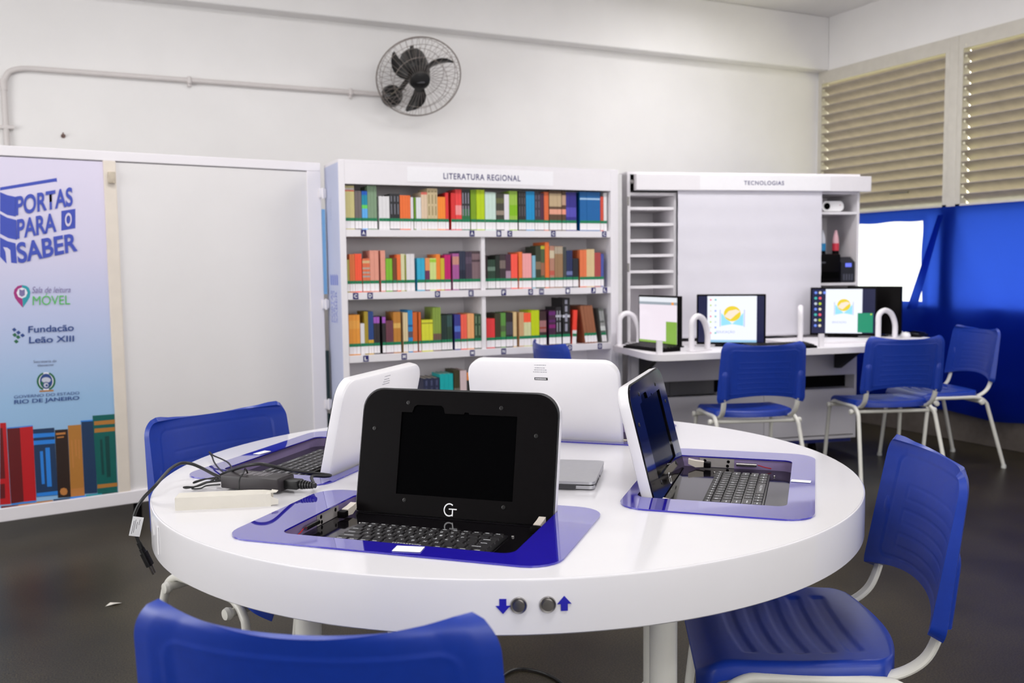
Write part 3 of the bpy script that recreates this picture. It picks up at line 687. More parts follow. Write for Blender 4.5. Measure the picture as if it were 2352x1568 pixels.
# blue cloth over the lower windows (cut open where a white sheet paints its overexposed patch)
def cloth_x(y, z):
    x = 5.475
    d = y - 4.43
    drop = max(0.0, 1.60 - z)
    # folds fan out from the knot at the mullion
    ang = math.atan2(d, drop + 0.06)
    x += 0.018 * math.sin(ang * 9.0) * min(1, drop * 2.0) * math.exp(-abs(d) * 1.1)
    x += 0.006 * math.sin(y * 23 + z * 2) * min(1, drop)
    x -= 0.02 * min(1, max(0, 0.93 - z) * 2.0)
    return x
ys = [5.60 - 0.02 * i for i in range(int((5.60 - 2.6) / 0.02) + 1)]
zs = [1.615 - 0.02 * i for i in range(72)]
cb = MB()
V = {}
for i, y in enumerate(ys):
    for j, z in enumerate(zs):
        zz = z + (0.012 * math.sin(y * 9) if j == 71 else 0)
        if abs(z - 1.535) < 0.001: zz = z - 0.004 + 0.004 * math.sin(y * 17)
        V[i, j] = cb.bm.verts.new((cloth_x(y, zz), y, zz))
for i in range(len(ys) - 1):
    for j in range(len(zs) - 1):
        yc = (ys[i] + ys[i + 1]) / 2; zc = (zs[j] + zs[j + 1]) / 2
        if yc > 4.635 and yc < 5.45 and 0.945 < zc < 1.530:
            continue
        cb.bm.faces.new((V[i, j], V[i + 1, j], V[i + 1, j + 1], V[i, j + 1]))
curtain = empty('blue_curtain', (0, 0, 0), 0, 'thin blue cloth curtain hung across the lower louvred windows on the right', 'curtain')
cb.build('curtain_cloth', BCLOTH, curtain, angle=3.0, recalc=False)
fold = MB()
rows = []
for k in range(21):
    t = k / 20
    yc = 4.475 + (4.70 - 4.475) * t; z = 1.56 + (0.90 - 1.56) * t
    wd = 0.022 + 0.022 * t
    rows.append([(5.452 - 0.012 * math.sin(PI * q), yc + (q - 0.5) * 2 * wd, z) for q in (0, .25, .5, .75, 1)])
fold.sheet(rows)
fold.build('curtain_fold', BCLOTH, curtain, angle=3.0, recalc=False)
ws = MB()
rows = []
for j in range(25):
    z = 1.57 - 0.66 * j / 24
    rows.append([(5.494 + 0.005 * math.sin(y * 37 + 2 * math.sin(y * 11)), y, z) for y in [5.5 - 0.02 * i for i in range(46)]])
ws.sheet(rows)
o = ws.build('glare_sheet', GLARE_CLOTH, None, angle=3.0, recalc=False)  # added white sheet painting the daylight glare on the blue curtain
tag(o, 'overexposed patch of blue curtain, its glare painted white, in the window behind the right computer', 'curtain')

# conduit, clips, nail on the back wall
PIPE = mat('white_painted_pipe', (214, 208, 206), 0.5, noise=0.02, nscale=10)
pp = [(-0.28, 5.70, 1.0), (-0.28, 5.70, 2.22), (-0.275, 5.70, 2.27), (-0.25, 5.70, 2.315), (-0.20, 5.70, 2.335), (-0.15, 5.70, 2.34), (1.86, 5.70, 2.34)]
o = MB().tube(smooth_path(pp[:1], 1) + smooth_path(pp[1:6], 4) + [pp[6]] if False else [pp[0]] + smooth_path(pp[1:6], 4) + [pp[6]], 0.015, 12).build('conduit', PIPE)
tag(o, 'white conduit pipe running along the back wall to the fan', 'pipe')
for x in (0.67, 1.63):
    c = MB()
    c.box((x, 5.698, 2.34), (0.022, 0.04, 0.042), 0.006)
    c.cyl((x, 5.70, 2.325), (x, 5.70, 2.305), 0.011, 10)
    c.build('pipe_clip', PIPE, o)
c = MB(); c.tube([(-0.28, 5.70, 2.335 - 0.06), (-0.28, 5.70, 2.335 - 0.12)], 0.0185, 12); c.build('elbow_joint', PIPE, o)
c = MB(); c.box((-0.28, 5.70, 2.02), (0.075, 0.03, 0.02), 0.004); c.build('pipe_clip', PIPE, o)
c = MB()
c.tube([(-0.004, 5.72, 1.99), (-0.004, 5.695, 1.99), (-0.004, 5.69, 2.005)], 0.004, 8)
c.lathe([(0, 0), (0.012, 0), (0.012, 0.006), (0, 0.006)], 10, Matrix.Translation((-0.004, 5.72, 1.99)) @ Matrix.Rotation(R(90), 4, 'X'))
tag(c.build('wall_hook', mat('brown_hook', (120, 95, 88), 0.5, noise=0.1)), 'small brown hook on the back wall above the printed panel', 'hook')

# wall fan
def wall_fan():
    cen = Vector((1.985, 5.42, 2.405))
    toc = (Vector((0, 0, 1.23)) - cen).normalized()
    ax = (math.cos(R(35)) * toc + math.sin(R(35)) * (0.34 * rt2 - 0.94 * up2).normalized()).normalized()
    e1 = (rt2 * 0.94 + up2 * 0.34); e1 = (e1 - ax * e1.dot(ax)).normalized()
    e2 = ax.cross(e1)
    root = empty('wall_fan', (1.90, YW, 2.335), 0, 'black three-blade wall fan in a round wire guard high on the back wall', 'fan')
    base = Vector(root.location)
    LM = Matrix((e1, e2, ax)).transposed().to_4x4()
    LM.translation = cen - base
    def L(x, y, z): return LM @ Vector((x, y, z))
    g = MB()
    RG = 0.262
    ring = lambda r, z: [L(r * math.cos(2 * PI * k / 48), r * math.sin(2 * PI * k / 48), z) for k in range(48)]
    g.tube(ring(RG, 0), 0.0042, 6, True)
    for r, z in ((0.235, 0.04), (0.165, 0.065), (0.235, -0.04), (0.165, -0.055)):
        g.tube(ring(r, z), 0.0016, 5, True)
    for k in range(40):
        a = 2 * PI * k / 40
        for sgn in (1, -1):
            pts = [(0.065, 0.066), (0.165, 0.065), (0.235, 0.04), (RG, 0.0)] if sgn > 0 else [(0.095, 0.07), (0.165, 0.065), (0.235, 0.04), (RG, 0.0)]
            g.tube([L(r * math.cos(a + 0.1 * (1 - r / RG)), r * math.sin(a + 0.1 * (1 - r / RG)), z * (sgn if sgn > 0 else -0.85)) for r, z in pts], 0.0011, 4)
    g.build('guard', WIRE, root)
    hb = MB()
    hb.lathe([(0, 0.062), (0.04, 0.058), (0.062, 0.042), (0.070, 0.012), (0.068, -0.025), (0, -0.025)], 28, LM)
    hub = hb.build('hub', BLACKF, root)
    lg = MB(); lg.box(L(0, 0, 0.063), (0.05, 0.008, 0.002), rot=Matrix((rt2, up2, -fw)).transposed())
    lg.build('maker_mark', mat('grey_mark', (70, 70, 76), 0.6, noise=0.05), hub)
    for a0 in (-30, 102, -139):
        b = MB()
        top = []; bot = []
        for i in range(9):
            t = i / 8
            r = 0.045 + 0.19 * t
            ch = 0.035 + 0.062 * math.sin(PI * min(1, t * 0.85 + 0.1))
            if t > 0.85: ch *= (1.0 - (t - 0.85) * 4.5)
            sw = R(-a0) - 0.45 * t * t
            tw = R(52 - 22 * t)
            dr = Vector((math.cos(sw), math.sin(sw), 0)); td = Vector((-math.sin(sw), math.cos(sw), 0))
            row_t = []; row_b = []
            for q in (-0.5, -0.25, 0, 0.25, 0.5):
                p = dr * r + td * (q * ch * math.cos(tw)) + Vector((0, 0, q * ch * math.sin(tw) + 0.012 * (1 - 4 * q * q)))
                row_t.append(L(*p)); row_b.append(L(*(p + Vector((0, 0, -0.004)))))
            top.append(row_t); bot.append(row_b)
        rows2 = [a + bb[::-1] + [a[0]] for a, bb in zip(top, bot)]
        b.sheet(rows2)
        bmesh.ops.remove_doubles(b.bm, verts=b.bm.verts, dist=1e-5)
        b.build('blade', BLACKF, root)
    m_ = MB()
    m_.lathe([(0, -0.245), (0.06, -0.245), (0.084, -0.225), (0.088, -0.12), (0.080, -0.055), (0.055, -0.028), (0, -0.028)], 28, LM)
    m_.box(L(0.02, 0.088, -0.215), (0.02, 0.02, 0.03), 0.004)
    m_.build('motor_housing', BLACKF, root)
    k = MB()
    k.lathe([(0, 0.0), (0.066, 0.0), (0.07, 0.02), (0.062, 0.06), (0.035, 0.085), (0, 0.09)], 20, Matrix.Rotation(R(90), 4, 'X'))
    k.build('wall_cup', BLACKF, root)
    arm = MB(); arm.tube(smooth_path([(0, -0.06, 0), (0.03, -0.12, 0.03), L(0, -0.02, -0.16)], 5), 0.016, 10)
    arm.build('arm', BLACKF, root)
    cd = MB(); cd.tube(smooth_path([(-0.06, -0.03, -0.01), (-0.02, -0.09, 0.0), (0.02, -0.12, 0.035), (0.06, -0.13, 0.02)], 5), 0.004, 6)
    cd.build('fan_lead', mat('grey_flex', (120, 115, 95), 0.5, noise=0.05), root)
wall_fan()

# ---------------------------------------------------------------- printed panel (left)
def hsv(*a): return None
PA = empty('display_panel', (-0.345, 4.737, 0.0), R(7.8), 'white framed partition with a printed blue poster and a plain white board', 'panel')
PX0 = -0.55
f = MB()
f.b2(PX0, 1.60, 0.0, 0.05, 1.762, 1.808, 0.003)
f.b2(PX0, 1.60, -0.012, 0.05, 0.098, 0.160, 0.003)
f.b2(1.522, 1.60, 0.0, 0.05, 0.160, 1.762, 0.003)
f.b2(PX0, 1.60, 0.035, 0.05, 0.160, 1.762)
f.build('frame', WHITE, PA, smooth=False)
MB().b2(0.563, 1.522, 0.006, 0.034, 0.160, 1.757, 0.0).build('white_board', mat('white_board_face', (224, 221, 221), 0.4, noise=0.012, nscale=4), PA, smooth=False)
MB().b2(0.510, 0.566, -0.006, 0.034, 0.145, 1.762, 0.003).build('post', CREAM, PA, smooth=False)
lt = MB(); lt.b2(0.527, 0.560, -0.022, -0.006, 1.655, 1.71, 0.004); lt.b2(0.548, 0.556, -0.027, -0.02, 1.655, 1.665)
lt.build('latch', mat('beige_latch', (190, 178, 160), 0.5, noise=0.08), PA)
# feet under the panel
for x in (PX0 + 0.2, 0.6, 1.45):
    c = MB(); c.cyl((x, 0.025, 0.0), (x, 0.025, 0.10), 0.02, 12); c.build('foot', BLACKM, PA)
pm = bpy.data.materials.new('poster_print'); pm.use_nodes = True
t = pm.node_tree; b = t.nodes['Principled BSDF']; b.inputs['Roughness'].default_value = 0.45
tcn = t.nodes.new('ShaderNodeTexCoord'); sp = t.nodes.new('ShaderNodeSeparateXYZ'); mr = t.nodes.new('ShaderNodeMapRange'); rp = t.nodes.new('ShaderNodeValToRGB')
t.links.new(tcn.outputs['Object'], sp.inputs[0]); t.links.new(sp.outputs['Z'], mr.inputs['Value'])
mr.inputs['From Min'].default_value = 0.16; mr.inputs['From Max'].default_value = 1.76
t.links.new(mr.outputs[0], rp.inputs[0]); t.links.new(rp.outputs[0], b.inputs['Base Color'])
e = rp.color_ramp.elements
e[0].position = 0.0; e[0].color = (*lin((140, 184, 222)), 1)
e[1].position = 0.95; e[1].color = (*lin((218, 211, 232)), 1)
for pos, c in ((0.3, (150, 186, 222)), (0.55, (186, 194, 226)), (0.72, (208, 204, 228))):
    q = e.new(pos); q.color = (*lin(c), 1)
poster = MB().b2(PX0 + 0.01, 0.510, 0.004, 0.034, 0.150, 1.757).build('poster', pm, PA, smooth=False)
PC = {'blue': (52, 72, 178), 'lilac': (212, 206, 228), 'mauve': (120, 108, 158), 'green': (78, 182, 84), 'navy': (28, 62, 130), 'grey': (88, 92, 120),
      'magenta': (160, 34, 118), 'teal': (22, 150, 164), 'white': (226, 226, 236), 'dgreen': (22, 98, 62), 'palegrey': (196, 200, 214), 'ochre': (176, 118, 50),
      'red': (186, 16, 26), 'dred': (96, 6, 12), 'sky': (40, 128, 218), 'night': (24, 52, 88), 'brown': (40, 22, 14), 'amber': (190, 124, 62), 'pine': (0, 92, 86), 'dpine': (2, 62, 60), 'tealb': (10, 140, 150)}
PM = {k: mat('poster_ink_' + k, v, 0.45, noise=0.02, nscale=30) for k, v in PC.items()}
lvl = 0
for (n, pts) in PPOLY:
    lvl += 1
    y = 0.004 - 0.0004 - 0.00003 * lvl
    MB().poly([(x, y, z) for x, z in pts]).build('printed_shape', PM[n], poster, smooth=False)
for (s, q, colr, bo) in PTEXT:
    text_quad(s, q, lambda x, z: Vector((x, 0.0005 if s != 'O' else 0.0002, z)), PM[colr], poster, 'poster_lettering', (0.028 if s in ('PORTAS', 'PARA', 'SABER', 'O') else 0.0 if s == 'MÓVEL' else 0.014) if bo else 0.0, 0.25 if s.startswith('Sala') else 0.0)
# blue back print seen at the hinge edge, and the hinges
ed = MB()
ed.b2(1.600, 1.618, -0.004, 0.03, 1.10, 1.56)
ed.build('edge_print', mat('blue_edge_print', (120, 170, 215), 0.5, noise=0.03), PA, smooth=False)
ed = MB(); ed.b2(1.600, 1.618, -0.004, 0.03, 0.52, 0.79); ed.b2(1.600, 1.618, -0.004, 0.03, 0.36, 0.44)
ed.build('edge_print', mat('dark_edge_print', (20, 42, 44), 0.5, noise=0.03), PA, smooth=False)
for z in (0.47, 1.02, 1.62):
    h = MB(); h.b2(1.585, 1.625, -0.012, 0.0, z, z + 0.05, 0.003); h.cyl((1.606, -0.012, z - 0.005), (1.606, -0.012, z + 0.055), 0.006, 8)
    h.build('hinge', WHITE, PA)

# ---------------------------------------------------------------- bookcase
BK = empty('bookcase', (1.265, 4.686, 0.0), R(-1.18), 'tall white bookcase headed LITERATURA REGIONAL holding four visible rows of books', 'bookcase')
BW, BD = 1.675, 0.31
c = MB()
c.b2(0, 0.033, 0, BD, 0.10, 1.80, 0.002); c.b2(BW - 0.053, BW - 0.02, 0, BD, 0.10, 1.80, 0.002)
c.b2(BW - 0.02, BW, 0.004, BD, 0.10, 1.80)
c.b2(0.033, BW - 0.053, 0, BD, 1.785, 1.80)
c.b2(0.033, BW - 0.053, BD - 0.012, BD, 0.10, 1.785)
c.b2(0.033, BW - 0.053, 0, BD, 0.10, 0.14)
c.build('carcass', WHITE, BK, smooth=False)
MB().b2(0.033, BW - 0.053, 0.0, 0.02, 1.675, 1.785, 0.001).build('header', WHITE, BK, smooth=False)
hs = MB().b2(0.372, 1.242, -0.0012, 0.0, 1.694, 1.775).build('header_label', mat('header_label_film', (240, 238, 242), 0.4, noise=0.01), BK, smooth=False)
text_quad('LITERATURA REGIONAL', box_quad(0.576, 1.036, 1.714, 1.747), lambda x, z: Vector((x, -0.0018, z)), NAVYT, hs, 'lettering', 0.012, 0, 1.12)
SHELF_Z = {1: 1.440, 2: 1.111, 3: 0.779, 4: 0.448}
for k, z in SHELF_Z.items():
    sh = MB().b2(0.0335, BW - 0.0535, 0.001, BD - 0.012, z - 0.037, z, 0.001).build('shelf', WHITE, BK, smooth=False)
    for (ch, s, kk) in TAGS:
        if kk == k:
            tg = MB().b2(s - 0.0145, s + 0.0145, -0.0006, 0.001, z - 0.034, z - 0.001).build('letter_tag', NAVYT, sh, smooth=False)
            me = text_quad(ch, box_quad(s - 0.008, s + 0.008, z - 0.027, z - 0.008), lambda x, zz: Vector((x, -0.001, zz)), PAPER, sh, 'tag_letter', 0.03)
for za, zb in ((1.111, 1.403), (0.779, 1.074), (0.448, 0.742), (0.14, 0.411)):
    MB().b2(0.797, 0.819, 0.012, BD - 0.012, za, zb).build('divider', WHITE, BK, smooth=False)
sp = MB().b2(-0.0012, 0, 0.004, BD - 0.004, 0.11, 1.785).build('side_print', mat('lilac_side_print', (190, 196, 222), 0.5, noise=0.04, nscale=3), BK, smooth=False)
SP = mat('faint_blue_print', (124, 136, 206), 0.5, noise=0.03)
for (s, x0, x1, z0, z1) in (('PORTAS', 0.08, 0.12, 0.95, 1.12), ('PARA O', 0.13, 0.17, 0.95, 1.12), ('SABER', 0.18, 0.22, 0.95, 1.12)):
    text_quad(s, [(x0, z0), (x0, z1), (x1, z1), (x1, z0)][::-1], lambda d, z: Vector((-0.0016, BD - d, z)), SP, sp, 'side_lettering', 0.01)
for i in range(4): MB().poly([(-0.0015, BD - 0.08 - 0.045 * i, 1.15), (-0.0015, BD - 0.08 - 0.045 * i - 0.035, 1.15), (-0.0015, BD - 0.08 - 0.045 * i - 0.035, 1.20), (-0.0015, BD - 0.08 - 0.045 * i, 1.21)]).build('side_shape', SP, sp, smooth=False)
text_quad('MÓVEL', [(0.10, 1.50), (0.10, 1.62), (0.15, 1.62), (0.15, 1.50)][::-1], lambda d, z: Vector((-0.0016, BD - d, z)), mat('faint_grey_print', (170, 178, 205), 0.5, noise=0.03), sp, 'side_lettering')
for xx in (0.06, 0.8, 1.6):
    w_ = MB(); w_.cyl((xx, 0.08, 0), (xx, 0.08, 0.10), 0.02, 10); w_.cyl((xx, 0.25, 0), (xx, 0.25, 0.10), 0.02, 10); w_.build('foot', BLACKM, BK)
hg = MB(); hg.b2(BW, BW + 0.03, 0.01, 0.04, 0.10, 1.775); hg.build('hinge_post', mat('pale_hinge_post', (214, 212, 212), 0.5, noise=0.02), BK, smooth=False)

# ---------------------------------------------------------------- the books
ORD = {1: [''], 2: ['left', 'right'], 3: ['left', 'middle', 'right'], 4: ['first', 'second', 'third', 'fourth']}
SHN = {1: 'top shelf', 2: 'second shelf', 3: 'third shelf', 4: 'lowest visible shelf'}
BKM = BK.matrix_basis.copy()
def make_book(wd, h, dp, colr, bands, tit, seed):
    rng = random.Random(seed)
    root = empty('book')
    main = cmat(colr)
    ms = [main]
    bk = MB()
    t = 0.0022
    bk.b2(-wd / 2, -wd / 2 + t, 0.0, dp, 0, h)
    bk.b2(wd / 2 - t, wd / 2, 0.0, dp, 0, h)
    # spine, cut into its printed bands
    cuts = sorted({0.0, 1.0} | {v for bd in bands for v in bd[:2]})
    for a, b_ in zip(cuts[:-1], cuts[1:]):
        cc = None
        for (f0, f1, col) in bands:
            if f0 <= (a + b_) / 2 <= f1: cc = col
        if cc is None: bk.mi = 0
        else:
            ms.append(cmat(cc)); bk.mi = len(ms) - 1
        z0, z1 = 0.065 + (h - 0.065) * a if a > 0 else 0.0, 0.065 + (h - 0.065) * b_
        bk.b2(-wd / 2, wd / 2, -0.0012, 0.0018, z0, z1)
    if tit:
        ms.append(cmat(tit)); bk.mi = len(ms) - 1
        z = 0.075 + rng.random() * 0.01
        while z < h - 0.02:
            l = 0.03 + rng.random() * 0.03
            bk.b2(-wd * 0.16, wd * 0.16, -0.0017, -0.0010, z, min(z + l, h - 0.012))
            z += l + 0.012
    bk.build('cover', ms, root, smooth=False)
    MB().b2(-wd / 2 + t, wd / 2 - t, 0.002, dp - 0.004, 0.002, h - 0.003).build('page_block', PAGES, root, smooth=False)
    lb = MB()
    lb.mi = 0; lb.b2(-wd / 2 + 0.0001, wd / 2 - 0.0001, -0.0022, 0.018, 0.006, 0.045)
    lb.mi = 1; lb.b2(-wd / 2 + 0.0001, wd / 2 - 0.0001, -0.0024, 0.018, 0.045, 0.0615)
    lb.build('spine_label', [LABEL, GREENB], root, smooth=False)
    return root
def place_book(o, s, z, y, lean=0.0):
    o.matrix_basis = BKM @ Matrix.Translation((s, y, z)) @ Matrix.Rotation(lean, 4, 'Y')
seed = 0
for (sh, zb, lst) in SHELVES:
    for (s0, s1, h, n, colr, bands, tit, desc) in lst:
        seed += 1
        lean = 0.0
        if desc.startswith('brown book leaning'): lean = R(-9)
        if desc.startswith('thin grey and white'): lean = R(-7)
        wd = (s1 - s0) / n - 0.0006
        if lean: wd = (s1 - s0 - 0.03) / n * math.cos(lean) - 0.001
        dp = 0.135 + 0.03 * random.Random(seed).random()
        proto = make_book(wd, h, dp, colr, bands, tit, seed)
        for k in range(n):
            o = proto if k == 0 else copy_tree(proto)
            s = s0 + (k + 0.5) * (s1 - s0) / n
            if lean: s = s0 + 0.03 + (k + 0.5) * (s1 - s0 - 0.03) / n
            zz = zb + 0.0005 + (abs(math.sin(lean)) * wd / 2 if lean else 0)
            place_book(o, s, zz, 0.028 + 0.0015 * random.Random(seed * 31 + k).random(), lean)
            if n == 1: lab = '%s on the %s' % (desc, SHN[sh])
            else: lab = '%s %s%s, %s' % (ORD[n][k], desc, ' of %s' % {2: 'the pair', 3: 'the three', 4: 'the four'}[n], SHN[sh])
            tag(o, lab, 'book', 'books on the %s' % SHN[sh])
# orange red book slumped against the brown ones
proto = make_book(0.026, 0.20, 0.14, (240, 64, 46), [(0, .12, (226, 220, 220))], None, 991)
place_book(proto, 1.385, 0.7800, 0.026, R(3))
tag(proto, 'orange red book slumped beside the leaning brown ones on the third shelf', 'book', 'books on the third shelf')
# ---------------------------------------------------------------- technology cabinet
TE = empty('technology_cabinet', (3.046, 4.722, 0.0), R(-13.0), 'white cabinet headed TECNOLOGIAS with pigeonholes, roller screen and lower doors', 'cabinet')
TW, TD = 1.573, 0.36
c = MB()
c.b2(0, 0.004, 0, TD, 0.10, 1.785); c.b2(0.0, 0.02, 0.0, TD, 0.10, 1.785, 0.001)
c.b2(TW - 0.017, TW, 0, TD, 0.10, 1.785, 0.001)
c.b2(0, TW, TD - 0.012, TD, 0.10, 1.785)
c.b2(0, TW, 0, TD, 1.785, 1.800)
c.b2(0.302, 0.318, 0.0, TD - 0.012, 0.765, 1.675); c.b2(1.19, 1.206, 0.0, TD - 0.012, 0.765, 1.675)
c.b2(0.02, TW - 0.017, 0.0, TD - 0.012, 0.10, 0.118)
c.b2(0.02, TW - 0.017, 0.0, TD - 0.012, 0.735, 0.750)
c.build('carcass', WHITE, TE, smooth=False)
for z in (1.675, 1.589, 1.493, 1.396, 1.304, 1.206, 1.112):
    MB().b2(0.021, 0.3015, 0.003, TD - 0.013, z - 0.017, z).build('pigeonhole_shelf', WHITE, TE, smooth=False)
for z in (1.690, 1.562, 1.110):
    MB().b2(1.207, TW - 0.0175, 0.003, TD - 0.013, z - 0.016, z).build('side_shelf', WHITE, TE, smooth=False)
hd = MB().b2(0.041, 1.622, -0.05, -0.001, 1.687, 1.783, 0.003).build('header', WHITE, TE, smooth=False)
hl = MB().b2(0.45, 1.33, -0.0512, -0.05, 1.69, 1.78).build('header_label', mat('header_label_film', (240, 238, 242), 0.4), hd, smooth=False)
text_quad('TECNOLOGIAS', box_quad(0.74, 1.01, 1.722, 1.747), lambda x, z: Vector((x, -0.0518, z)), NAVYT, hl, 'lettering', 0.014, 0, 1.15)
s_ = MB(); s_.b2(0.021, 0.30, 0.02, 0.03, 1.69, 1.784); s_.build('roller_slot', BLACKM, TE, smooth=False)
s_ = MB(); s_.cyl((0.022, 0.0, 1.74), (0.041, 0.0, 1.74), 0.014, 10); s_.build('roller_end', STEEL, TE)
# roller screen, with the slightest sag
rows = []
for j in range(24):
    z = 1.69 - (1.69 - 0.80) * j / 23
    rows.append([(0.315 + (1.287 - 0.315) * i / 12, -0.030 + 0.0016 * math.sin(z * 46), z) for i in range(13)])
sc_ = MB(); sc_.sheet(rows)
sc_.b2(0.315, 1.287, -0.036, -0.024, 0.785, 0.805, 0.003)
sc_.build('roller_screen', mat('screen_fabric', (222, 219, 228), 0.7, noise=0.012, nscale=9), TE, angle=1.0)
GREYD = mat('grey_lower_door', (112, 110, 112), 0.45, noise=0.03)
d_ = MB(); d_.b2(0.021, TW - 0.018, -0.004, 0.014, 0.515, 0.733, 0.002); d_.build('apron_panel', WHITE, TE, smooth=False)
d_ = MB(); d_.b2(0.03, 0.30, 0.06, 0.075, 0.42, 0.512); d_.b2(0.303, 0.60, 0.06, 0.075, 0.42, 0.512); d_.build('sliding_door', GREYD, TE, smooth=False)
d_ = MB(); d_.b2(0.603, TW - 0.02, 0.10, 0.115, 0.42, 0.512); d_.build('dark_opening_sheet', BLACKM, TE, smooth=False)  # black sheet painting the shade inside the opening
for a, b_ in ((0.022, 0.60), (0.603, 0.913), (0.916, TW - 0.019)):
    d_ = MB(); d_.b2(a, b_, -0.004, 0.014, 0.125, 0.418, 0.002); d_.build('door', WHITE, TE, smooth=False)
d_ = MB(); d_.b2(0.603, TW - 0.02, 0.0, 0.10, 0.4185, 0.425); d_.build('opening_shelf', WHITE, TE, smooth=False)
d_ = MB(); d_.b2(0.03, TW - 0.03, 0.01, TD - 0.02, 0.075, 0.0995); d_.build('plinth', mat('blue_plinth', (30, 40, 110), 0.5, noise=0.05), TE, smooth=False)
for x in (0.12, 1.30):
    for y in (0.07, 0.29):
        w_ = MB()
        w_.lathe([(0, -0.012), (0.033, -0.012), (0.036, -0.006), (0.036, 0.006), (0.033, 0.012), (0, 0.012)], 18, Matrix.Translation((x, y, 0.036)) @ Matrix.Rotation(R(90), 4, 'Y'))
        w_.b2(x - 0.016, x + 0.016, y - 0.02, y + 0.02, 0.055, 0.0745, 0.003)
        w_.build('caster', BLACKM, TE)
for z in (0.30, 0.72, 1.2, 1.6):
    w_ = MB(); w_.b2(0.0005, 0.012, -0.006, -0.001, z, z + 0.05); w_.build('hinge', STEEL, TE, smooth=False)
TEM = TE.matrix_basis.copy()
def te(x, y, z): return TEM @ Vector((x, y, z))
def te_empty(name, x, y, z, rz, label, cat, group=None):
    return empty(name, te(x, y, z), R(-13.0) + rz, label, cat, group)

# things in the right hand column
p = te_empty('projector', 1.395, 0.02, 1.5625, 0, 'small rounded white projector on the upper side shelf of the technology cabinet', 'projector')
b_ = MB(); b_.prism(rrect(-0.078, 0.078, 0.004, 0.068, 0.031, 8), 0.0, 0.12, Matrix(((1, 0, 0, 0), (0, 0, 1, 0), (0, 1, 0, 0), (0, 0, 0, 1))))
b_.build('body', WHITE_S, p, angle=0.8)
b_ = MB(); b_.lathe([(0, 0), (0.021, 0), (0.021, 0.004), (0.015, 0.004), (0.012, 0.001), (0, 0.0015)], 20, Matrix.Translation((-0.043, 0, 0.036)) @ Matrix.Rotation(R(90), 4, 'X'))
b_.build('lens', SCREENOFF, p)
b_ = MB(); b_.b2(0.048, 0.053, -0.001, 0.001, 0.04, 0.046); b_.build('indicator', mat('pink_indicator', (190, 110, 120), 0.5, noise=0.03), p)
for x in (-0.04, 0.04):
    b_ = MB(); b_.cyl((x, 0.06, 0), (x, 0.06, 0.005), 0.008, 10); b_.build('foot', BLACKM, p)
p = te_empty('printer', 1.375, 0.005, 1.1105, 0, 'black inkjet printer with a small lit display on the side shelf of the technology cabinet', 'printer')
b_ = MB(); b_.b2(-0.165, 0.075, 0.0, 0.28, 0.0, 0.185, 0.012); b_.build('body', BLACKM, p)
b_ = MB(); b_.prism([(0.0, 0.0), (0.28, 0.0), (0.28, 0.165), (0.05, 0.165), (0.0, 0.13)], 0.076, 0.172, Matrix(((0, 0, 1, 0), (1, 0, 0, 0), (0, 1, 0, 0), (0, 0, 0, 1))))
tk = b_.build('ink_tank_unit', mat('blue_black_plastic', (24, 26, 36), 0.4, noise=0.05), p, smooth=False)
b_ = MB(); b_.poly([(0.105, -0.0015, 0.10), (0.15, -0.0015, 0.10), (0.15, -0.0015, 0.125), (0.105, -0.0015, 0.125)]); b_.build('display', mat('printer_display', (90, 100, 200), 0.3, emit=(90, 105, 215), es=0.8), p, smooth=False)
b_ = MB()
for k in range(4): b_.b2(0.092 + 0.019 * k, 0.102 + 0.019 * k, -0.0015, 0, 0.015, 0.055)
b_.build('ink_windows', mat('ink_window_grey', (80, 82, 96), 0.4, noise=0.05), tk, smooth=False)
b_ = MB(); b_.b2(-0.15, 0.06, -0.003, 0.0, 0.03, 0.07); b_.build('paper_slot', SCREENOFF, p, smooth=False)
b_ = MB(); b_.b2(-0.08, -0.035, -0.0015, 0.0, 0.125, 0.135); b_.build('maker_mark', mat('grey_mark', (90, 90, 96), 0.6), p, smooth=False)
def ink_bottle(x, y, label, colr, top):
    p = te_empty('ink_bottle', x, y, 1.296, 0, label, 'bottle', 'ink bottles on the printer')
    b_ = MB(); b_.lathe([(0, 0), (0.021, 0), (0.021, 0.02), (0, 0.02)], 14); b_.build('base_cap', BLACKM, p)
    b_ = MB(); b_.lathe([(0, 0.0205), (0.022, 0.0205), (0.022, 0.068), (0, 0.068)], 16); b_.build('ink_label', mat('ink_label_%d' % colr[0], colr, 0.4, noise=0.05), p)
    b_ = MB(); b_.lathe([(0, 0.0685), (0.021, 0.0685), (0.019, 0.10), (0.011, 0.135), (0.008, 0.152), (0, 0.154)], 16); b_.build('bottle_top', mat('bottle_top_%d' % top[0], top, 0.3, noise=0.03), p)
ink_bottle(1.372, 0.10, 'ink bottle with a blue label standing on the black printer', (20, 140, 200), (214, 216, 226))
ink_bottle(1.462, 0.09, 'ink bottle with a red label standing on the black printer', (214, 50, 72), (226, 178, 188))

